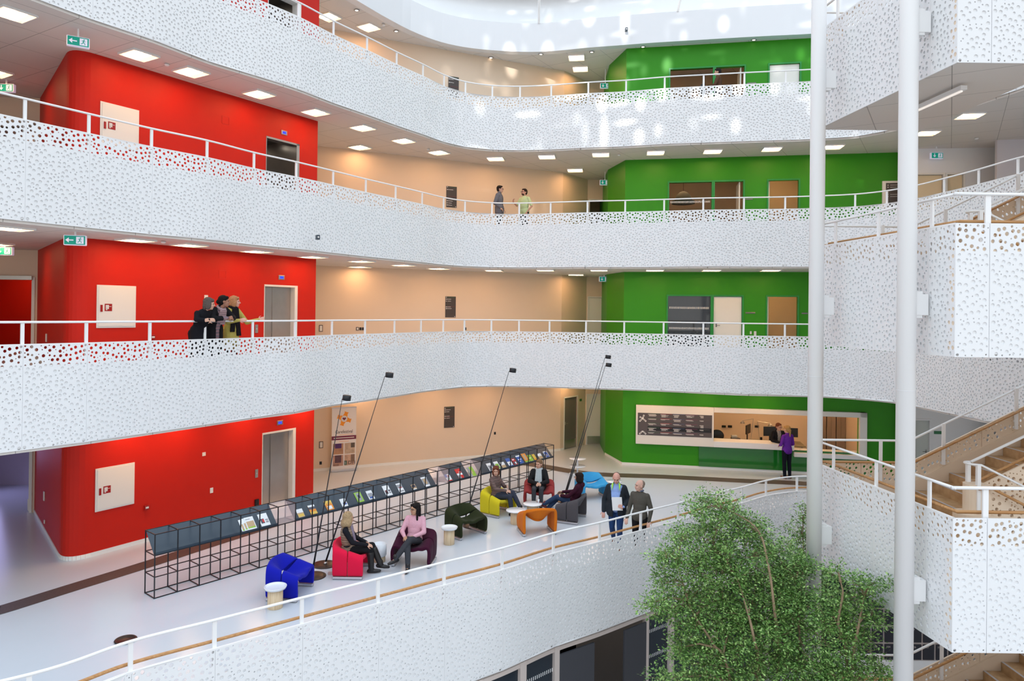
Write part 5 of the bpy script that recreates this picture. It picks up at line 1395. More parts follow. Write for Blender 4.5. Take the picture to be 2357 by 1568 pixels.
exit_sign(2157.5, 358, 10.88, 22.9, .0, 'down', 'green exit sign on the white wall right of the columns', hang=True)
def cam_(px, py, Y, lab, rz=0):
    p = aty(px, py, Y); t = thing('security_camera', lab, 'security camera', p, rz, 'small security cameras')
    b = MB(); b.box((0, -.06, 0), (.09, .14, .12)); bevel(b.build('housing', M['slate'], t), .01)
    b = MB(); b.box((0, .05, 0), (.03, .12, .03)); b.build('bracket', M['white'], t)
    b = MB(); b.lathe([(.025, 0), (.02, .01)], (0, -.132, .0), 12, Matrix.Rotation(PI/2, 3, 'X')); b.build('lens', M['signwhite'], t)
i_ = min(range(len(X)), key=lambda i: abs(X[i,0]/X[i,1]-(1441-1178)/1644)); cam_(1441, 70, float(X[i_,1])-.08, 'small dark camera on the glossy white fascia')
E2x = min(P2, key=lambda p: abs(p.x/p.y-(730-1178)/1644)); cam_(730, 547, P2[7].y-.15 if False else (onp(730, 547, (P2[6].x, P2[6].y), (P2[8].x, P2[8].y)).y-.3), 'small camera on the perforated boards left of centre', .5)
for px, py, z, k in ((384, 148, 10.87, 'near the red wall, upper ceiling'), (1425, 356, 10.87, 'above the green corner, upper ceiling'), (985, 343, 10.87, 'over the cream wall, upper ceiling'), (376, 556, 6.87, 'near the red wall, middle ceiling'), (883, 57, 14.84, 'at the left of the top ceiling'), (2248, 318, 10.87, 'right of the columns')):
    p = atz(px, py, z); t = thing('smoke_detector', 'small round detector on the ceiling %s' % k, 'smoke detector', p, 0, 'ceiling detectors')
    MB().lathe([(.055, 0), (.055, -.025), (.03, -.045), (.005, -.045)], (0,0,0), 20).build('housing', M['white'], t, True)
for q, (px, py) in enumerate(((821, 24), (912, 72), (992, 113), (1130, 133), (1245, 125), (1362, 120), (1480, 108), (1735, 92))):
    p = atz(px, py, 14.85); t = thing('spotlight', '%s small round spotlight from the left along the top ceiling edge' % ['first', 'second', 'third', 'fourth', 'fifth', 'sixth', 'seventh', 'eighth'][q], 'spotlight', p, 0, 'round spotlights in the top ceiling')
    MB().lathe([(.09, 0), (.09, -.012), (.07, -.012), (.055, .0)], (0,0,0), 20).build('ring', M['alu'], t, True)
    MB().lathe([(.05, -.006), (.005, -.006)], (0,0,0), 16).build('lamp', emit('spot_glow', (1, .8, .6), 6), t)
# linear fluorescent under the upper landing
a = atz(2105, 255, 8.78); b2 = atz(2213, 207, 8.78); t = thing('fluorescent_lamp', 'long thin fluorescent fitting under the upper stair landing', 'lamp', (a+b2)/2, math.atan2(b2.y-a.y, b2.x-a.x))
L = (b2-a).length*1.1
b = MB(); b.box((0,0,.02), (L, .10, .06)); b.build('housing', M['white'], t); b = MB(); b.tube([(-L/2+.05, 0, -.02), (L/2-.05, 0, -.02)], .018, 10); b.build('tube_lamp', mat('faint_glow_tube', (.9,.88,.85), .3, emis=(1,.9,.8), es=.5), t)  # tube is off; a faint emission of its own brightens it

# ================================================================== LOCKERS under the landing
M['locker'] = mat('dark_navy_locker_door', (.012, .013, .022), .4)
M['lframe'] = mat('pinkish_locker_frame', (.50, .44, .42), .5)
LY = 17.2
lx0 = aty(1975, 1450, LY).x; lx1 = aty(2215, 1450, LY).x
pxs = 29.5/1644*LY
zt = aty(2020, 1395, LY).z; pz = 39.5/1644*LY
base_z = aty(2030, 1520, LY).z
nx_ = int((lx1-lx0)/pxs)+1; k = 0
num = [[None]*9 for _ in range(4)]
for ix in range(nx_):
    t = thing('locker_column', '%s column of dark numbered lockers from the left, under the stair landing' % ['first', 'second', 'third', 'fourth', 'fifth', 'sixth', 'seventh', 'eighth', 'ninth', 'tenth'][ix], 'locker', (lx0+ix*pxs, LY, base_z), 0, 'columns of lockers under the stair')
    b = MB(); b.box((pxs/2, .25, 2*pz), (pxs, .48, 4*pz)); b.build('body', M['lframe'], t)
    for iz in range(4):
        b = MB(); b.box((pxs/2, -.005, (iz+.5)*pz), (pxs-.05, .02, pz-.05)); d_ = b.build('door', M['locker'], t)
        n_ = {0: 104, 1: 75, 2: 46, 3: 17}[iz]+ix-2
        text_mesh(str(n_), .07, 'number', M['lframe'], d_, loc=Vector((.05, -.018, (iz+.5)*pz+pz*.24)), R=Matrix.Rotation(PI/2, 3, 'X'), ext=.001)
bx_ = MB(); bx_.box(((lx0+lx1)/2+.1, LY+.25, (base_z-4)/2), (lx1-lx0+.9, .5, base_z+4)); o = bx_.build('locker_plinth', M['white']); tag(o, 'white plinth carrying the dark lockers', 'plinth')

# large dome lamp in the glazed office, second floor
c = onp(1573, 462, pt(GB, GC, 0, 0, -1.5), pt(GB, GC, 5, 0, -1.5)); t = thing('dome_lamp', 'large grey dome pendant lamp inside the glazed office, second floor', 'pendant lamp', (c.x, c.y, c.z))
MB().lathe([(.42, -.12), (.42, -.02), (.33, -.01), (.31, .06), (.25, .20), (.14, .31), (.02, .35)], (0,0,0), 32).build('dome_shade', mat('grey_felt_shade', (.16, .18, .17), .8), t, True)
MB().tube([(0,0,.35), (0,0,10.84-c.z)], .006, 6).build('cord', M['black'], t)
# ================================================================== PEOPLE
def frame_from(d, hint=Vector((0, 1, 0))):
    z = d.normalized(); x = hint.cross(z)
    if x.length < 1e-3: x = Vector((1, 0, 0)).cross(z)
    x.normalize(); y = z.cross(x); return Matrix((x, y, z)).transposed()
def caps(mb, a, b, ra, rb, n=12):
    a = Vector(a); b = Vector(b); d = b-a; L = d.length
    if L < 1e-4: return mb.ell(a, (ra, ra, ra), n, 8)
    prof = []
    for k in range(1, 4): t = -PI/2+PI/2*k/3; prof.append((ra*math.cos(t) if k < 3 else ra, ra*math.sin(t) if k < 3 else 0))
    prof[0:0] = [(ra*.15, -ra)]
    prof += [(rb, L), (rb*.87, L+rb*.5), (rb*.5, L+rb*.87), (rb*.15, L+rb)]
    return mb.lathe(prof, a, n, frame_from(d))
def blob(name, mb, m, parent, vox=.010, smooth=3, cut=None, solid=0, disp=0):
    """merge the overlapping volumes into one closed smooth surface"""
    o = mb.build('tmp', m)
    r = o.modifiers.new('r', 'REMESH'); r.mode = 'VOXEL'; r.voxel_size = vox
    if disp:
        tx = bpy.data.textures.new('d', 'CLOUDS'); tx.noise_scale = .03
        dm = o.modifiers.new('d', 'DISPLACE'); dm.texture = tx; dm.strength = disp; dm.mid_level = .4
    if smooth:
        s = o.modifiers.new('s', 'SMOOTH'); s.iterations = smooth; s.factor = .5
    bpy.context.view_layer.update()
    me = bpy.data.meshes.new_from_object(o.evaluated_get(bpy.context.evaluated_depsgraph_get())); bpy.data.objects.remove(o)
    if cut:
        import bmesh
        bm = bmesh.new(); bm.from_mesh(me); bmesh.ops.delete(bm, geom=[v for v in bm.verts if cut(v.co)], context='VERTS'); bm.to_mesh(me); bm.free()
    q = link(name, me, m, parent, True)
    if solid: sm = q.modifiers.new('s', 'SOLIDIFY'); sm.thickness = solid; sm.offset = -1
    return q
def hand(mb, w, d, n, curl=.5, s=1.0, side=1):
    """palm and five fingers: wrist w, pointing d, back-of-hand normal n; side=+1 puts the thumb on the left of d"""
    w = Vector(w); d = Vector(d).normalized(); n = Vector(n); n = (n-d*n.dot(d)).normalized(); t = n.cross(d)*side
    k = s
    for o in (-.030, -.010, .010, .030): caps(mb, w+t*o*.7*k+d*.01*k, w+t*o*k+d*.085*k, .013*k, .012*k, 8)
    for o, L in ((-.032, .058), (-.011, .072), (.011, .078), (.032, .068)):
        a = w+t*o*k+d*.088*k; d1_ = (d*math.cos(curl)-n*math.sin(curl)); b = a+d1_*L*.55*k; d2_ = (d*math.cos(curl*2.1)-n*math.sin(curl*2.1)); c = b+d2_*L*.5*k
        caps(mb, a, b, .0095*k, .009*k, 8); caps(mb, b, c, .009*k, .0075*k, 8)
    a = w+t*.028*k+d*.022*k; b = a+(t*.75+d*.6-n*.25).normalized()*.045*k; c = b+(d*.9+t*.2-n*.35).normalized()*.032*k
    caps(mb, a, b, .012*k, .010*k, 8); caps(mb, b, c, .010*k, .008*k, 8)
SKIN = {}
def skin(c):
    if c not in SKIN: SKIN[c] = mat('skin_%d' % len(SKIN), c, .5, spec=.3)
    return SKIN[c]
M['eye'] = mat('dark_eye', (.02, .015, .012), .2)
M['lip'] = mat('lip', (.42, .13, .11), .45)
M['glassframe'] = mat('spectacle_frame', (.02, .015, .015), .3)
def cloth(name, c, stripes=None, noise=.12):
    if name in M: return M[name]
    m = mat(name, c, .85, spec=.15, noise=noise, nscale=25, bump=.35, bscale=35)
    if stripes:
        nt = m.node_tree; b = nt.nodes['Principled BSDF']; tc = nt.nodes.new('ShaderNodeTexCoord'); w = nt.nodes.new('ShaderNodeTexWave')
        w.bands_direction = 'Z'; w.inputs['Scale'].default_value = stripes[0]; w.inputs['Distortion'].default_value = 2.5; w.inputs['Detail'].default_value = 2
        cr = nt.nodes.new('ShaderNodeValToRGB'); cols_ = stripes[1]; cr.color_ramp.interpolation = 'CONSTANT'
        while len(cr.color_ramp.elements) < len(cols_): cr.color_ramp.elements.new(.5)
        for i, cc in enumerate(cols_): cr.color_ramp.elements[i].position = i/len(cols_); cr.color_ramp.elements[i].color = (*cc, 1)
        nt.links.new(tc.outputs['Object'], w.inputs['Vector']); nt.links.new(w.outputs['Fac'], cr.inputs[0]); nt.links.new(cr.outputs[0], b.inputs['Base Color'])
    M[name] = m; return m
V = Vector
def person(loc, rz, lab, P, skinc=(.62, .36, .26), hair=('short', (.05, .03, .02)), head=(0, 0), glasses=False, w=1.0, belly=.0, top=None, bottom=None, shoes=None, hem=.0, sleeve=1.0, extra=None, group=None, hands=None, jacket=None, skirt=None, neckline=0, smile=False):
    """P: joints in the body's own frame (faces -y, feet on z=0)"""
    r = thing('person', lab, 'person', loc, rz, group)
    sk = skin(skinc)
    Hc = V(P['head']); Nk = V(P['neck']); Pv = V(P['pelvis']); sp = (Nk-Pv); Rs = frame_from(sp, V((0, 1, 0)))
    L = sp.length
    def trunk(mb, g, b=0):
        mb.ell(Pv+sp*.66, (.165*w+g, .105+g+belly*.2, .19+g), 18, 12, Rs)
        mb.ell(Pv+sp*.40+Rs @ V((0, -belly*.5, 0)), (.140*w+g+belly*.4, .100+g+belly, .19+g), 18, 12, Rs)
        mb.ell(Pv+sp*.06, (.160*w+g, .112+g, .14+g), 18, 12, Rs)
        for s in 'lr': caps(mb, Nk-sp.normalized()*.035, V(P['sh'+s])*.96+Nk*.04-sp.normalized()*.012, .052+g, .046+g)
    def arms(mb, g, frac=1.0):
        for s in 'lr':
            S, E, Wr = V(P['sh'+s]), V(P['el'+s]), V(P['wr'+s])
            caps(mb, S, E if frac >= .5 else S+(E-S)*frac*2, .052+g, .042+g)
            if frac > .5: caps(mb, E, E+(Wr-E)*(frac-.5)*2, .042+g, .028+g*1.0)
    def legs(mb, g, frac=1.0):
        for s in 'lr':
            Hp, K, A = V(P['hip'+s]), V(P['kn'+s]), V(P['an'+s])
            caps(mb, Hp, K, .088*w+g, .056+g); caps(mb, K, K+(A-K)*.35, .056+g, .056+g); caps(mb, K+(A-K)*.35, K+(A-K)*frac, .056+g, .040+g*1.3)
    # head in its own frame
    yaw, pitch = math.radians(head[0]), math.radians(head[1])
    Rh = Matrix.Rotation(yaw, 3, 'Z') @ Matrix.Rotation(pitch, 3, 'X')
    HS = 1.09; S3 = lambda a, b, c: (a*HS, b*HS, c*HS)
    h = lambda x, y, z: Hc + Rh @ V((x*HS, y*HS, z*HS))
    b = MB()
    b.ell(h(0, .012, .022), S3(.074, .093, .092), 20, 14, Rh); b.ell(h(0, -.028, -.045), S3(.056, .060, .068), 16, 10, Rh)
    b.ell(h(0, -.055, -.085), S3(.026, .026, .024), 10, 8, Rh)
    caps(b, h(0, -.086, .008), h(0, -.104, -.022), .008, .013, 8)
    b.ell(h(0, -.074, .026), S3(.052, .016, .012), 12, 6, Rh)
    for s in (-1, 1): b.ell(h(s*.075, .012, -.008), S3(.011, .020, .030), 8, 6, Rh); b.ell(h(s*.036, -.062, -.030), S3(.022, .022, .022), 10, 6, Rh)
    caps(b, Nk-sp.normalized()*.02, h(0, .018, -.05), .056, .052)
    trunk(b, -.012); arms(b, -.006); legs(b, -.010)
    for s in 'lr':
        e, wr = V(P['el'+s]), V(P['wr'+s]); hd = (hands or {}).get(s, {})
        d = V(hd['d']) if 'd' in hd else (wr-e).normalized(); n = V(hd.get('n', (0, -1, .3)))
        hand(b, wr, d, n, hd.get('curl', .45), 1.0, (1 if s == 'l' else -1)*hd.get('side', 1))
        a = V(P['an'+s]); tdir = V(P.get('toe'+s, (0, -1, 0))); caps(b, a+V((0,0,-.02)), a+V((0,0,-.02))+tdir*.05, .028, .024)
    blob('body', b, sk, r, .0075, 3)
    # eyes, brows, mouth
    for s in (-1, 1):
        MB().ell(h(s*.030, -.0795, .006), S3(.011, .006, .006), 10, 6, Rh).build('eye', M['eye'], r, True)
    e = MB(); 
    for s in (-1, 1): caps(e, h(s*.016, -.089, .026), h(s*.044, -.080, .028), .0035, .0025, 6)
    e.build('eyebrows', M.setdefault('brow%s' % (hair[1],), mat('eyebrow', tuple(min(1, c*.8) for c in hair[1]), .7)), r)
    e = MB(); caps(e, h(-.020, -.083, -.052+(.005 if smile else 0)), h(0, -.089, -.056), .0045, .006, 6); caps(e, h(0, -.089, -.056), h(.020, -.083, -.052+(.005 if smile else 0)), .006, .0045, 6); e.build('mouth', M['lip'], r, True)
    if glasses:
        e = MB()
        for s in (-1, 1):
            c = h(s*.032, -.098, .005); e.tube([c+Rh @ V((.024*math.cos(q*PI/6), 0, .017*math.sin(q*PI/6))) for q in range(13)], .0028, 6)
            e.tube([h(s*.056, -.096, .008), h(s*.079, .01, .012)], .0026, 6)
        e.tube([h(-.009, -.099, .008), h(.009, -.099, .008)], .0028, 6); e.build('glasses', M['glassframe'], r)
    # hair
    kind, hc = hair; hm = M.setdefault('hair%s' % (hc,), mat('hair', hc, .6, spec=.15, noise=.45, nscale=38, bump=1.0, bscale=60))
    g = MB()
    if kind not in ('bald', 'receding'):
        g.ell(h(0, .026, .040), S3(.083, .098, .090), 20, 12, Rh); g.ell(h(0, .055, -.005), S3(.078, .062, .078), 16, 10, Rh)
    if kind == 'short': g.ell(h(0, -.035, .085), S3(.055, .045, .030), 12, 8, Rh)
    if kind == 'bald':
        g.ell(h(0, .034, -.004), S3(.0795, .078, .060), 16, 10, Rh)
    if kind == 'receding': g.ell(h(0, .052, .040), S3(.070, .062, .066), 16, 10, Rh); g.ell(h(0, .030, .0), S3(.0805, .070, .058), 16, 10, Rh)
    if kind in ('bob', 'curly'):
        for s in (-1, 1): g.ell(h(s*.066, .014, -.030), S3(.028, .058, .088), 12, 10, Rh)
        g.ell(h(0, .068, -.050), S3(.074, .046, .090), 16, 10, Rh)
    if kind == 'curly':
        for s in (-1, 1): g.ell(h(s*.085, .03, -.075), S3(.035, .06, .075), 12, 10, Rh)
        g.ell(h(0, .085, -.085), S3(.09, .05, .085), 14, 10, Rh)
    if kind in ('bob', 'long', 'bun', 'ponytail'):
        for s in (-1, 1): g.ell(h(s*.040, -.045, .075), S3(.040, .035, .034), 10, 8, Rh)
    if kind == 'long':
        g.ell(h(0, .07, -.09), S3(.082, .05, .12), 14, 10, Rh)
        for s in (-1, 1): caps(g, h(s*.064, .010, .02), h(s*.085, -.012, -.19), .032, .020)
        caps(g, h(0, .07, 0), h(0, .09, -.22), .068, .05)
    if kind == 'ponytail': g.ell(h(0, .115, -.005), S3(.030, .035, .035), 10, 8, Rh); caps(g, h(0, .125, -.01), h(0, .115, -.20), .032, .018)
    if kind == 'bun': g.ell(h(0, .11, -.01), S3(.04, .045, .05), 10, 8, Rh)
    blob('hair', g, hm, r, .009, 2, cut=None, disp={'curly': .030, 'bob': .014, 'long': .008}.get(kind, .006))
    # clothes
    if bottom:
        c = MB(); legs(c, .009, 1.0); c.ell(Pv+V((0,0,-.01)), (.156*w, .112+belly*.3, .12), 18, 12, Rs); 
        for s in 'lr': c.ell(V(P['hip'+s]), (.090*w, .095, .10), 12, 8)
        blob('trousers', c, bottom, r, .011, 3)
    if top:
        c = MB(); trunk(c, .015); c.ell(Pv, (.182*w, .137+belly*.4, .13), 18, 12, Rs); arms(c, .010, sleeve)
        if hem: 
            dn = V((0,0,-1)) if Pv.z > .8 else -sp.normalized(); caps(c, Pv+V((-.06*w, 0, 0)), Pv+V((-.06*w, 0, 0))+dn*hem, .118*w, .122*w); caps(c, Pv+V((.06*w, 0, 0)), Pv+V((.06*w, 0, 0))+dn*hem, .118*w, .122*w)
        caps(c, Nk-sp.normalized()*.03, Nk+(Hc-Nk)*.18, .070, .060)
        blob('top', c, top, r, .011, 3)
    if jacket:
        jm, gap, jh = jacket
        c = MB(); trunk(c, .030); arms(c, .022, .97)
        if jh:
            dn = V((0,0,-1)) if Pv.z > .8 else -sp.normalized()
            for s in (-1, 1): caps(c, Pv+V((s*.075*w, 0, .04)), Pv+V((s*.075*w, 0, 0))+dn*jh, .145*w, .140*w)
        caps(c, Nk-sp.normalized()*.03, Nk+(Hc-Nk)*.26, .082, .074)
        Ri = Rs.inverted()
        def cutf(co):
            q = Ri @ (co-Pv); return q.y < -.02 and abs(q.x) < gap*(.45+.75*max(0, min(1.1, q.z/L)))
        blob('jacket', c, jm, r, .011, 3, cut=cutf if gap else None, solid=.012 if gap else 0)
    for s in 'lr':
        a = V(P['an'+s]); tdir = V(P.get('toe'+s, (0, -1, 0))).normalized()
        up_ = V((0,0,1)); up_ = (up_-tdir*up_.dot(tdir)); up_ = up_.normalized() if up_.length > .05 else V((0,0,1))
        c = MB(); o_ = a-up_*.045; caps(c, o_-tdir*.05, o_+tdir*.10, .040, .042); caps(c, o_+tdir*.09, o_+tdir*.175, .042, .030); caps(c, a+up_*.05, o_, .046, .042)
        if shoes and shoes[1]: K = V(P['kn'+s]); caps(c, a, a+(K-a)*.78, .060, .074)
        blob('shoe' if not (shoes and shoes[1]) else 'boot', c, (shoes or (M['blackleather'], False))[0], r, .011, 2)
    if extra: extra(r, P, h, Rs)
    return r
M['blackleather'] = mat('black_leather', (.015, .013, .013), .38)
M['brownleather'] = mat('brown_leather', (.16, .06, .03), .4)
M['maroonleather'] = mat('maroon_leather', (.10, .01, .015), .4)
def stand(head=1.575, lean=0., arms=None, legs=None, sc=1.0):
    P = dict(head=(0, -.02-lean*1.15, 1.585), neck=(0, .01-lean, 1.43), pelvis=(0, 0, .95), shl=(.165, .015-lean*.95, 1.375), shr=(-.165, .015-lean*.95, 1.375),
             ell=(.215, .04-lean*.7, 1.10), elr=(-.215, .04-lean*.7, 1.10), wrl=(.22, -.05-lean*.5, .87), wrr=(-.22, -.05-lean*.5, .87),
             hipl=(.088, 0, .90), hipr=(-.088, 0, .90), knl=(.098, -.01, .49), knr=(-.098, -.01, .49), anl=(.10, .02, .085), anr=(-.10, .02, .085))
    P.update(arms or {}); P.update(legs or {})
    if sc != 1: P = {k: (tuple(c*sc for c in v) if not k.startswith('toe') else v) for k, v in P.items()}
    return P
def sit(lean=.10, arms=None, legs=None, tw=0.):
    """on a lounge chair: seat about 0.40 high"""
    P = dict(pelvis=(0, .06, .49), neck=(0, .06+lean, .955), head=(0, .02+lean, 1.115), shl=(.165, .065+lean*.95, .905), shr=(-.165, .065+lean*.95, .905),
             ell=(.22, -.02, .67), elr=(-.22, -.02, .67), wrl=(.10, -.20, .60), wrr=(-.10, -.20, .60),
             hipl=(.09, .03, .47), hipr=(-.09, .03, .47), knl=(.10, -.40, .52), knr=(-.10, -.40, .52), anl=(.10, -.44, .09), anr=(-.10, -.44, .09))
    P.update(arms or {}); P.update(legs or {}); return P
def scarf(m, drop=.35, wide=.05, gap=.05):
    def f(r, P, h, Rs):
        Nk = V(P['neck']); c = MB()
        for k in range(12):
            a, b_ = 2*PI*k/12, 2*PI*(k+1)/12
            caps(c, Nk+Rs @ V((.080*math.cos(a), .078*math.sin(a)-.01, .025+.012*math.sin(a))), Nk+Rs @ V((.080*math.cos(b_), .078*math.sin(b_)-.01, .025+.012*math.sin(b_))), .034, .034, 8)
        for s in (-1, 1):
            a = Nk+Rs @ V((s*.03, -.10, 0)); b_ = Nk+Rs @ V((s*gap, -.148, -drop*(1 if s > 0 else .85)))
            for q in (-.4, 0, .4): caps(c, a+Rs @ V((q*wide, 0, 0)), b_+Rs @ V((q*wide*1.3, 0, 0)), .024, .020, 8)
        blob('scarf', c, m, r, .010, 2)
    return f
def collar(m):
    def f(r, P, h, Rs):
        Nk = V(P['neck']); c = MB()
        for k in range(10):
            a, b_ = 2*PI*k/10+PI/10, 2*PI*(k+1)/10+PI/10
            if k == 6 or k == 7: continue
            caps(c, Nk+Rs @ V((.072*math.cos(a), .072*math.sin(a), .045)), Nk+Rs @ V((.072*math.cos(b_), .072*math.sin(b_), .045)), .018, .018, 6)
        blob('collar', c, m, r, .008, 1)
    return f
def held(name, lab, cat, root, pos, R, size, m):
    o = MB().box((0,0,0), size).build(name, m); root.rotation_mode = 'XYZ'
    W_ = Matrix.Translation(root.location) @ Matrix.Rotation(root.rotation_euler.z, 4, 'Z')
    o.matrix_world = W_ @ Matrix.Translation(pos) @ R.to_4x4(); return tag(o, lab, cat)
def rzf(fx, fy): return math.atan2(fx, -fy)

# --- ground floor, sitting
c = chairs[1]
person((c[0]+.0, c[1], 0), rzf(1, 0)+.1, 'woman with curly fair hair, beige vest and black boots, sitting in the red chair',
    sit(.04, dict(ell=(.20, -.06, .66), elr=(-.23, -.05, .68), wrl=(.03, -.30, .60), wrr=(-.14, -.33, .60), knl=(.06, -.42, .53), knr=(-.10, -.40, .50)), dict(anl=(.0, -.60, .16), toel=(0, -1, -.15), anr=(-.08, -.42, .09))),
    hair=('curly', (.42, .29, .16)), head=(35, 5), top=cloth('black_knit', (.012, .012, .016)), bottom=cloth('black_trousers', (.012, .012, .014)), shoes=(M['blackleather'], True),
    jacket=None, extra=lambda r, P, h, Rs: (blob('vest', (lambda c: (c.ell(V(P['pelvis'])+(V(P['neck'])-V(P['pelvis']))*.66, (.187, .135, .205), 18, 12, Rs), c.ell(V(P['pelvis'])+(V(P['neck'])-V(P['pelvis']))*.40, (.168, .130, .20), 18, 12, Rs), c.ell(V(P['pelvis']), (.19, .15, .15), 18, 12, Rs), c)[-1])(MB()), cloth('beige_striped_vest', (.30, .22, .16), (6, [(.30,.22,.16), (.20,.14,.10), (.38,.30,.22), (.16,.11,.08)])), r, .011, 3), scarf(cloth('lavender_scarf', (.26, .21, .28)), .34)(r, P, h, Rs)))
c = chairs[2]
person((c[0]-.02, c[1], 0), math.radians(-8), 'woman with long black hair in pink cardigan, sitting in the plum chair',
    sit(.08, dict(ell=(.23, .0, .66), elr=(-.25, -.02, .66), wrl=(.06, -.17, .61), wrr=(-.13, -.24, .62)), dict(knl=(.02, -.36, .60), anl=(-.22, -.58, .26), toel=(-.55, -.8, -.1), knr=(-.02, -.38, .50), anr=(.04, -.55, .085), toer=(.05, -1, 0))),
    skinc=(.52, .30, .19), hair=('long', (.012, .009, .009)), head=(-38, 0), glasses=True, top=cloth('pink_cardigan', (.66, .36, .43)), bottom=cloth('dark_grey_jeans', (.045, .047, .055)), smile=True,
    extra=collar(cloth('checked_collar', (.55, .50, .58))))
c = chairs[4]
person((c[0]+.02, c[1]-.02, 0), rzf(.87, -.5), 'auburn-haired woman in brown striped poncho, sitting in the yellow chair',
    sit(.08, dict(ell=(.22, -.04, .68), elr=(-.24, -.04, .70), wrl=(.05, -.22, .74), wrr=(-.10, -.27, .66)), dict(knl=(.05, -.40, .60), anl=(.10, -.62, .20), toel=(.3, -1, -.1), knr=(-.06, -.38, .52), anr=(-.06, -.44, .085))),
    hair=('bob', (.16, .05, .025)), head=(-58, 4), top=cloth('brown_striped_knit', (.14, .09, .08), (5, [(.10,.065,.06), (.24,.18,.16), (.08,.05,.05), (.17,.11,.10)])), hem=.12, w=1.12, bottom=cloth('slate_jeans', (.04, .047, .07)), shoes=(M['blackleather'], False))
c = chairs[5]
person((c[0]-.02, c[1]-.02, 0), math.radians(-6), 'woman in black jacket and pale scarf, sitting in the brick red chair',
    sit(.06, dict(ell=(.25, -.04, .66), elr=(-.25, -.04, .66), wrl=(.08, -.24, .64), wrr=(-.04, -.26, .65))), hair=('short', (.22, .13, .07)), head=(-28, 2),
    top=cloth('dark_top', (.02, .02, .024)), jacket=(cloth('black_jacket_a', (.016, .016, .018)), .05, .04), bottom=cloth('grey_wool_trousers', (.05, .052, .06)), extra=scarf(cloth('pale_blue_scarf', (.45, .50, .52)), .36, .07), smile=True)
c = chairs[6]
person((c[0], c[1], 0), rzf(-.93, .37), 'dark-haired woman in plum hooded jacket, sitting in the charcoal chair',
    sit(.16, dict(ell=(.24, -.02, .66), elr=(-.26, -.02, .68), wrl=(.10, -.26, .62), wrr=(-.14, -.30, .66)), dict(knl=(.04, -.40, .56), anl=(.06, -.74, .34), toel=(.0, -.9, .4), knr=(-.08, -.40, .52), anr=(-.02, -.72, .15), toer=(0, -1, .3))),
    hair=('bob', (.02, .012, .010)), head=(-12, 0), glasses=True, top=cloth('plum_hoodie', (.040, .008, .020)), hem=.08, w=1.12, bottom=cloth('blue_jeans_a', (.025, .05, .11)), shoes=(M['maroonleather'], False),
    extra=lambda r, P, h, Rs: blob('hood', (lambda c: (c.ell(V(P['neck'])+V((0, .06, -.02)), (.12, .06, .07), 14, 8), c)[-1])(MB()), M['plum_hoodie'], r, .011, 2))
# --- ground floor, walking
def at_head(px, py, Y): p = aty(px, py, Y); return p
p = at_head(1419, 1110, 16.35)
r = person((p.x, p.y, 0), rzf(-.28, -.96), 'balding man in dark jacket and light blue shirt, walking with papers',
    stand(arms=dict(ell=(.26, .05, 1.10), wrl=(.20, -.235, 1.03), elr=(-.27, .04, 1.08), wrr=(-.27, -.06, .84)), legs=dict(knl=(.10, -.14, .50), anl=(.11, -.10, .085), knr=(-.09, .0, .50), anr=(-.10, .32, .18), toer=(0, -.8, -.6)), sc=1.03),
    skinc=(.62, .33, .26), hair=('receding', (.08, .05, .04)), head=(5, 22), w=1.10, belly=.05, top=cloth('light_blue_shirt', (.25, .36, .66)), jacket=(cloth('dark_blue_jacket', (.022, .027, .034)), .11, .10), bottom=cloth('blue_jeans', (.02, .05, .14)), shoes=(M['brownleather'], False),
    hands={'l': dict(d=(-.95, .12, -.05), n=(0, -1, .1), curl=.25)},
    extra=lambda r, P, h, Rs: [MB().add([V(P['neck'])+Rs @ V(q) for q in ((s*.06, -.075, .075), (s*.105, -.075, .02), (s*.085, -.135, -.10), (s*.065, -.10, .0), (s*.06, -.055, .075), (s*.105, -.055, .02), (s*.085, -.115, -.10), (s*.065, -.08, .0))], [(0,1,2,3), (7,6,5,4), (0,4,5,1), (1,5,6,2), (2,6,7,3), (3,7,4,0)]).build('lime_collar', cloth('lime_lining', (.38, .75, .10)), r) for s in (-1, 1)])
held('paper_stack', 'white papers carried by the man in the dark jacket', 'papers', r, V((.05, -.212, 1.10)), Matrix.Rotation(.06, 3, 'X') @ Matrix.Rotation(-.08, 3, 'Y'), (.23, .015, .30), M['white'])
p = at_head(1473, 1125, 15.8)
person((p.x, p.y, 0), rzf(-.55, -.83), 'man with shaved grey hair in brown-grey sweater, walking beside the man in the jacket',
    stand(arms=dict(ell=(.24, .06, 1.08), wrl=(.25, -.08, .86), elr=(-.24, .0, 1.08), wrr=(-.20, -.22, .90)), legs=dict(knl=(.10, -.08, .50), anl=(.11, -.02, .085), knr=(-.09, -.02, .50), anr=(-.10, .18, .12)), sc=1.01),
    skinc=(.60, .36, .28), hair=('receding', (.26, .19, .15)), head=(-40, -2), top=cloth('olive_grey_sweater', (.085, .078, .065)), hem=.05, bottom=cloth('black_trousers', (.012, .012, .014)), extra=collar(cloth('blue_collar', (.10, .13, .2))))
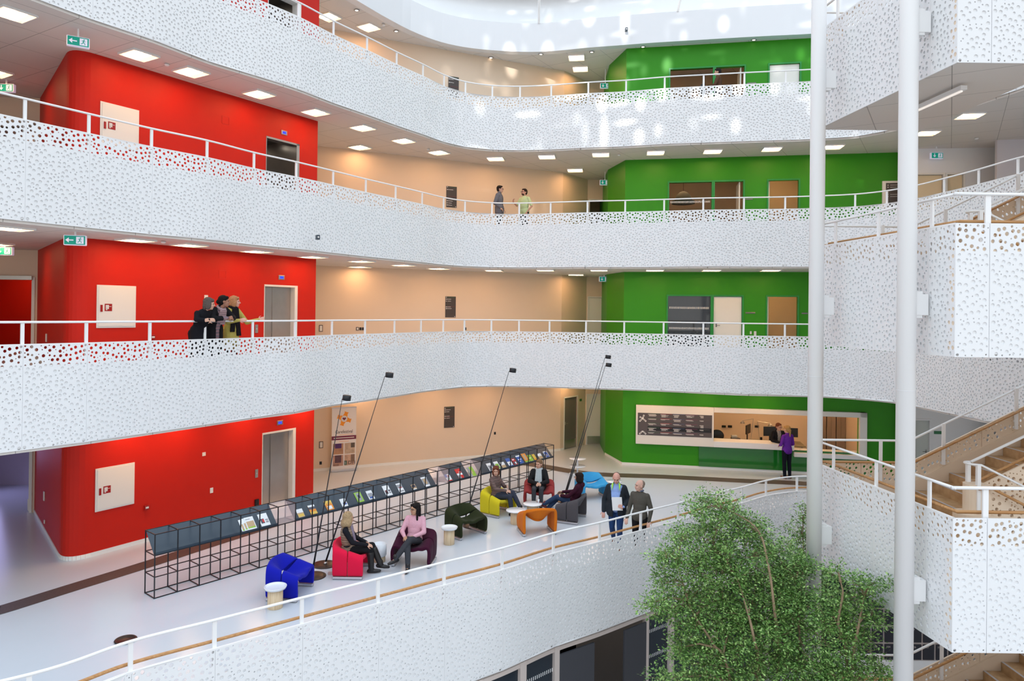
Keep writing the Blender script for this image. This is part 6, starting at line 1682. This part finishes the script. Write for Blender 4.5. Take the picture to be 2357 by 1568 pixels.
# --- reception
c = rpt(1789, 985, .33)
person((c.x, c.y, 0), rang+.25, 'receptionist with reddish hair and glasses in dark jacket, hands on the white counter',
    stand(lean=.10, arms=dict(ell=(.24, -.12, 1.12), elr=(-.24, -.12, 1.12), wrl=(.06, -.34, 1.06), wrr=(-.06, -.34, 1.06)), sc=.97), hair=('short', (.16, .05, .025)), head=(18, 6), glasses=True, top=cloth('grey_print_shirt', (.30, .27, .25), noise=.5), jacket=(cloth('black_jacket_b', (.012, .012, .014)), .06, .05), bottom=cloth('black_trousers', (.012, .012, .014)))
p = at_head(1812, 990, 23.65)
person((p.x, p.y, 0), rzf(-.35, .94), 'woman in purple sweater with blonde ponytail, standing at the counter with her back turned',
    stand(arms=dict(ell=(.24, .0, 1.10), elr=(-.24, .0, 1.10), wrl=(.10, -.24, 1.04), wrr=(-.16, -.22, 1.02)), sc=1.02), hair=('ponytail', (.45, .27, .10)), head=(10, 0), top=cloth('purple_sweater', (.13, .025, .30)), hem=.06, sleeve=.85, bottom=cloth('navy_black_trousers', (.008, .009, .016)), shoes=(M['brownleather'], False))
# --- first gallery: three women at the rail
def at_rail(E, px, dist, zf):
    a = curve_px(E, px); i = min(range(len(E)-1), key=lambda i: (E[i]-a).length if E[i].y > 4 else 99)
    t = (E[min(i+2, len(E)-1)]-E[max(i-2, 0)]); t = Vector((t.x, t.y)).normalized(); n = Vector((-t.y, t.x))
    if n.x > 0 and px < 900: n = -n
    if px > 900 and n.y < 0: n = -n
    return a+n*dist, t, n
a, t_, n_ = at_rail(E1, 470, .22, 4)
fz = rzf(-n_.x, -n_.y)
lean_arms = dict(ell=(.25, -.30, 1.20), elr=(-.25, -.30, 1.20), wrl=(.02, -.40, 1.20), wrr=(-.04, -.41, 1.20))
def w_at(px, dist): q, t, n = at_rail(E1, px, dist, 4); return (q.x, q.y, 4.0)
P_ = stand(lean=.22, arms=lean_arms, sc=.97); P_['pelvis'] = (0, -.07, .93); P_['head'] = (0.05, -.32, 1.50); P_['neck'] = (0, -.24, 1.35); P_['shl'] = (.17, -.22, 1.30); P_['shr'] = (-.17, -.22, 1.30)
person(w_at(458, .20), fz+.05, 'woman with grey-brown bob in long black coat leaning on the rail', P_, hair=('bob', (.11, .085, .075)), head=(48, 8), top=cloth('black_coat_a', (.010, .010, .014)), hem=.45, w=1.12, bottom=cloth('black_trousers', (.012, .012, .014)))
P_ = stand(lean=.20, arms=dict(ell=(.27, -.30, 1.20), elr=(-.27, -.28, 1.19), wrl=(.12, -.44, 1.21), wrr=(.0, -.42, 1.20)), sc=1.0); P_['head'] = (0.04, -.28, 1.56); P_['neck'] = (0, -.21, 1.40)
person(w_at(497, .20), fz+.05, 'woman with black bun and pink striped shawl, leaning on the rail', P_, skinc=(.36, .17, .11), hair=('bun', (.010, .008, .008)), head=(52, 0), top=cloth('striped_dress', (.30, .18, .20), (4.5, [(.36,.20,.22), (.07,.06,.07), (.44,.32,.33), (.16,.12,.15)])), hem=.35, jacket=(cloth('black_coat_b', (.010, .010, .012)), .09, .42), bottom=cloth('black_trousers', (.012, .012, .014)), smile=True, extra=scarf(cloth('striped_shawl', (.40, .26, .27), (7, [(.48,.30,.31), (.10,.07,.08), (.50,.40,.40), (.25,.15,.17)])), .30, .09))
P_ = stand(lean=.04, arms=dict(ell=(.36, -.12, 1.10), elr=(-.24, -.14, 1.12), wrl=(.55, -.28, 1.17), wrr=(-.10, -.34, 1.16)), sc=.99); P_['head'] = (0.03, -.08, 1.56)
person(w_at(541, .26), fz+.1, 'fair-haired woman in yellow-green tunic and black scarf, hand along the rail', P_, skinc=(.68, .36, .28), hair=('bob', (.48, .22, .10)), head=(42, 2), top=cloth('lime_tunic', (.45, .38, .10)), hem=.35, w=1.12, bottom=cloth('black_trousers', (.012, .012, .014)), smile=True, extra=scarf(cloth('black_scarf', (.010, .008, .010)), .60, .09, .10))
# --- second gallery: two men
p = at_head(1150, 445, 25.0)
person((p.x, p.y, 8.0), rzf(.96, -.28), 'dark-haired man with glasses in a grey blazer, hands in pockets, facing right', stand(arms=dict(ell=(.24, .08, 1.10), elr=(-.24, .08, 1.10), wrl=(.17, -.08, .96), wrr=(-.17, -.08, .96)), sc=1.07), hair=('short', (.02, .013, .010)), head=(8, 0), glasses=True, top=cloth('dark_top', (.02, .02, .024)), jacket=(cloth('grey_blazer', (.15, .145, .165)), .03, .14), bottom=cloth('dark_suit_trousers', (.015, .015, .02)))
p = at_head(1207, 450, 25.4)
person((p.x, p.y, 8.0), rzf(-.62, -.78), 'bearded man with glasses in a pale green polo shirt, gesturing with one hand', stand(arms=dict(ell=(.28, .05, 1.10), wrl=(.16, -.06, .90), elr=(-.24, -.10, 1.14), wrr=(-.20, -.34, 1.22)), sc=1.05), skinc=(.58, .30, .22), hair=('short', (.025, .013, .010)), head=(-15, -4), glasses=True, w=1.08, belly=.03, top=cloth('pale_green_polo', (.52, .62, .34), noise=.04), hem=.04, sleeve=.42, bottom=cloth('dark_suit_trousers', (.015, .015, .02)), hands={'r': dict(d=(.2, -.3, 1), n=(-1, 0, 0), curl=.6)},
    extra=lambda r, P, h, Rs: blob('beard', (lambda c: (c.ell(h(0, -.035, -.062), (.058, .058, .058), 14, 10), c)[-1])(MB()), mat('beard_hair', (.06, .03, .022), .8), r, .009, 1))
# --- top gallery
p = at_head(1653, 163, 24.1)
r = person((p.x, p.y, 12.0), rzf(-.9, .3), 'dark-haired person in brown walking past the glazed office, top floor', stand(arms=dict(ell=(.24, -.10, 1.10), wrl=(.20, -.32, 1.04), elr=(-.24, -.08, 1.10), wrr=(-.18, -.30, 1.02)), legs=dict(knl=(.10, -.14, .50), anl=(.11, -.16, .085), knr=(-.09, .02, .50), anr=(-.10, .24, .12))), hair=('short', (.015, .01, .01)), head=(0, 5), top=cloth('brown_pullover', (.10, .05, .03)), hem=.05, bottom=cloth('black_trousers', (.012, .012, .014)))
held('black_bag', 'dark bag carried by the person on the top floor', 'bag', r, V((.05, -.48, 1.0)), Matrix.Identity(3), (.42, .14, .30), M['blackplastic'])
# ================================================================== INDOOR TREES
lm = bpy.data.materials.new('ficus_leaves'); lm.use_nodes = True; nt = lm.node_tree; b_ = nt.nodes['Principled BSDF']
ge = nt.nodes.new('ShaderNodeNewGeometry'); cr = nt.nodes.new('ShaderNodeValToRGB')
cr.color_ramp.elements[0].color = (.045, .115, .022, 1); cr.color_ramp.elements[1].color = (.42, .62, .20, 1)
e_ = cr.color_ramp.elements.new(.55); e_.color = (.15, .32, .07, 1)
nt.links.new(ge.outputs['Random Per Island'], cr.inputs[0]); nt.links.new(cr.outputs[0], b_.inputs['Base Color'])
b_.inputs['Roughness'].default_value = .35; b_.inputs['Subsurface Weight'].default_value = 0
M['bark'] = mat('pale_bark', (.30, .21, .13), .8, noise=.25, nscale=12, bump=.4, bscale=30)
def leaves_mesh(name, C, seed, size=.05):
    rng = np.random.default_rng(seed); n = len(C)
    ax = rng.normal(size=(n, 3)); ax[:, 2] *= .5; ax /= np.linalg.norm(ax, axis=1)[:, None]
    up = rng.normal(size=(n, 3))*.55+np.array([0, 0, 1.0]); sd = np.cross(ax, up); sd /= np.linalg.norm(sd, axis=1)[:, None]
    nn = np.cross(sd, ax); s = size*rng.uniform(.7, 1.25, n)[:, None]
    v0 = C; v1 = C+ax*s*.5+sd*s*.26+nn*s*.06; v2 = C+ax*s; v3 = C+ax*s*.5-sd*s*.26+nn*s*.06
    co = np.stack([v0, v1, v2, v3], 1).reshape(-1, 3); i = np.arange(n)[:, None]*4
    tr = np.concatenate([i+[0, 1, 2], i+[0, 2, 3]], 1).reshape(-1, 3)
    return np_mesh(name, co, None, tr)
def tree(lab, base, stems, blobs, seed, per=24, dens=1.0, size=.05):
    """blobs: (px, py, Y, radius m, flattening); stems: lists of plan points"""
    rng = np.random.default_rng(seed); rnd = random.Random(seed)
    r = thing('indoor_tree', lab, 'tree', base, 0)
    B0 = Vector(base); pts = []; tw = MB(); hub = []
    for (px, py, Y, rad, fl) in blobs:
        c = aty(px, py, Y); hub.append((c, rad))
        n = int(rad**2*210*dens)
        for _ in range(n):
            d = Vector((rnd.gauss(0,1), rnd.gauss(0,1), rnd.gauss(0,1))).normalized()*rad*(rnd.random()**.42)
            d.z *= fl; q = c+d
            a = c+d*.45+Vector((0, 0, -.12*rad))
            if rnd.random() < .45: tw.tube([a-B0, q-B0], [.006, .003], 4)
            m = per+rnd.randint(-8, 8); o = rng.normal(size=(m, 3))*np.array([.068, .068, .042]); pts.append(np.array(q)[None]+o)
    C_ = np.concatenate(pts)-np.array(B0)[None]
    f = link('foliage', leaves_mesh('foliage', C_, seed, size), lm, r); f['kind'] = 'stuff'
    tw.build('twigs', M['bark'], r)['kind'] = 'stuff'
    tk = MB()
    for st_, r0, r1 in stems:
        q, _ = spline3([Vector(p) for p in st_]); tk.tube([p-B0 for p in q], [r0+(r1-r0)*i/(len(q)-1) for i in range(len(q))], 8)
    # boughs from the nearest stem point to every clump
    allp = [Vector(p) for st_, _, _ in stems for p in spline3([Vector(p) for p in st_])[0]]
    for c, rad in hub:
        low = [p for p in allp if p.z < c.z+.05] or allp
        p = min(low, key=lambda p: (p-c).length); mid = (p+c)/2+Vector((0,0,.06))
        tk.tube([p-B0, mid-B0, c-B0], [.022, .014, .007], 6)
    tk.build('trunk', M['bark'], r, True)
    return r
def spline3(P):
    out = []; n = len(P)
    for i in range(n-1):
        p0 = P[i-1] if i else P[0]*2-P[1]; p1 = P[i]; p2 = P[i+1]; p3 = P[i+2] if i+2 < n else P[-1]*2-P[-2]
        for k in range(5):
            t = k/5; out.append(.5*((2*p1)+(p2-p0)*t+(2*p0-5*p1+4*p2-p3)*t*t+(3*p1-p0-3*p2+p3)*t**3))
    out.append(P[-1]); return out, None
Y1 = 12.0
g = lambda px, py, Y: tuple(aty(px, py, Y))
base = aty(1755, 1900, Y1); base = Vector((base.x, base.y, -4.0))
blobs1 = [(1640,1150,12.0,.34,.6),(1605,1175,11.9,.26,.6),(1690,1165,12.1,.26,.6),(1660,1200,12.0,.42,.6),(1710,1215,12.2,.42,.6),(1740,1225,12.3,.34,.6),(1570,1235,11.7,.34,.6),(1620,1250,11.9,.50,.6),(1700,1265,12.0,.55,.6),(1770,1265,12.3,.42,.6),
 (1540,1280,11.6,.34,.6),(1590,1300,11.7,.50,.6),(1660,1320,11.8,.60,.6),(1740,1320,12.0,.60,.6),(1810,1310,12.0,.45,.6),(1845,1300,11.9,.34,.6),(1530,1345,11.6,.32,.6),(1580,1370,11.7,.48,.6),(1650,1390,11.8,.60,.6),(1730,1390,11.8,.65,.6),(1810,1380,11.7,.50,.6),(1850,1370,11.7,.32,.6),
 (1500,1388,11.4,.26,.45),(1535,1405,11.5,.32,.5),(1600,1440,11.6,.50,.6),(1680,1455,11.7,.60,.6),(1760,1450,11.7,.60,.6),(1830,1440,11.6,.45,.6),(1870,1400,11.4,.26,.5),(1570,1490,11.5,.36,.6),(1630,1510,11.6,.50,.6),(1710,1520,11.7,.60,.6),(1790,1510,11.7,.55,.6),(1850,1490,11.6,.38,.6),
 (1550,1560,11.5,.42,.6),(1640,1580,11.6,.55,.6),(1730,1590,11.7,.60,.6),(1820,1580,11.6,.50,.6),(1880,1545,11.4,.34,.6)]
stems1 = [([tuple(base), g(1790,1560,11.9), g(1790,1470,11.6), g(1782,1400,11.4), g(1768,1300,11.5), g(1740,1215,11.9), g(1650,1160,12.0)], .036, .010),
          ([tuple(base+Vector((-.1,0,0))), g(1745,1560,11.6), g(1735,1470,11.3), g(1718,1400,11.5), g(1690,1320,11.7), g(1640,1250,11.9)], .032, .009),
          ([tuple(base+Vector((-.15,.1,0))), g(1680,1568,11.5), g(1640,1480,11.4), g(1590,1400,11.6), g(1560,1300,11.7)], .028, .009),
          ([tuple(base+Vector((.1,.1,0))), g(1830,1568,11.8), g(1840,1450,11.6), g(1830,1340,11.9)], .028, .009)]
tree('large leafy ficus tree rising from the lower floor before the railing', base, stems1, blobs1, 7, per=36, size=.050)
base2 = Vector((5.15, 11.1, -4.0))
blobs2 = [(1925,1315,11.2,.22,.6),(1965,1345,11.2,.30,.55),(2015,1340,10.9,.24,.4),(1940,1370,11.2,.36,.6),(1985,1385,11.1,.34,.6),(1910,1420,11.2,.36,.6),(1960,1430,11.1,.44,.6),(2005,1420,11.0,.30,.6),(1920,1475,11.1,.42,.6),(1975,1480,11.0,.40,.6),(1900,1530,11.1,.38,.6),(1950,1545,11.0,.45,.6),(2010,1540,10.9,.28,.5),(2040,1552,10.8,.2,.4),(1900,1590,11.1,.45,.6),(1960,1600,11.0,.45,.6)]
stems2 = [([tuple(base2), g(1950,1560,11.1), g(1930,1440,11.0), g(1940,1370,11.0), g(1935,1340,11.0)], .032, .009), ([tuple(base2+Vector((.1,0,0))), g(1960,1568,11.0), g(1975,1450,10.9), g(1990,1370,11.0)], .04, .01)]
tree('second smaller ficus tree, right of the left column, before dark lockers', base2, stems2, blobs2, 11, per=34, size=.048)
base3 = Vector((5.6, 14.3, -4.0))
blobs3 = [(1850,1185,14.3,.26,.6),(1840,1225,14.3,.36,.6),(1835,1270,14.2,.45,.6),(1870,1300,14.2,.45,.6),(1850,1350,14.2,.5,.6),(1890,1370,14.2,.5,.6),(1870,1440,14.2,.5,.6)]
tree('ficus tree mostly hidden behind the left column and the large tree', base3, [([tuple(base3), g(1860,1450,14.3), g(1850,1300,14.3), g(1848,1200,14.3)], .032, .009)], blobs3, 13, per=24, size=.055)

# ================================================================== pieces that belong to a part hang under that part
SUB = {'magazine': ('cover', ['cover_print']), 'hose_cabinet': ('door', ['pull', 'symbol_plate']), 'exit_sign': ('face', ['arrow', 'doorway_symbol', 'running_figure']),
       'floor_lamp': ('lamp_head', ['lamp_lens']), 'banner_stand': ('banner_sheet', ['cross_logo', 'logo_disc', 'heart', 'title', 'purple_band', 'band_lettering', 'small_lettering', 'photo', 'photo_detail', 'messe_logo', 'dh_logo', 'teal_square', 'teal_letter']),
       'directory_board': ('board', ['black_band', 'column_rules', 'lettering', 'building_plan']), 'floor_directory': ('board', ['lettering', 'green_rule', 'red_rule', 'emblem']),
       'person': ('body', ['eye', 'eyebrows', 'mouth']), 'lift_display': ('plate', ['screen']), 'lift_call_panel': ('plate', ['button']), 'alarm_call_point': ('housing', ['face']), 'spotlight': ('ring', ['lamp']), 'side_table': ('column', []), 'monitor': ('stand', ['foot'])}
kind_of = lambda o: o.name.split('.')[0]
for r in [o for o in bpy.data.objects if o.parent is None]:
    rule = SUB.get(kind_of(r))
    if rule:
        host = next((c for c in r.children if kind_of(c) == rule[0]), None)
        if host:
            for c in list(r.children):
                if kind_of(c) in rule[1]: c.parent = host
    if kind_of(r) == 'lounge_chair':
        run = [c for c in r.children if kind_of(c) == 'runner']; gl = [c for c in r.children if kind_of(c) == 'glide']
        for a_, b_ in zip(run, gl): b_.parent = a_
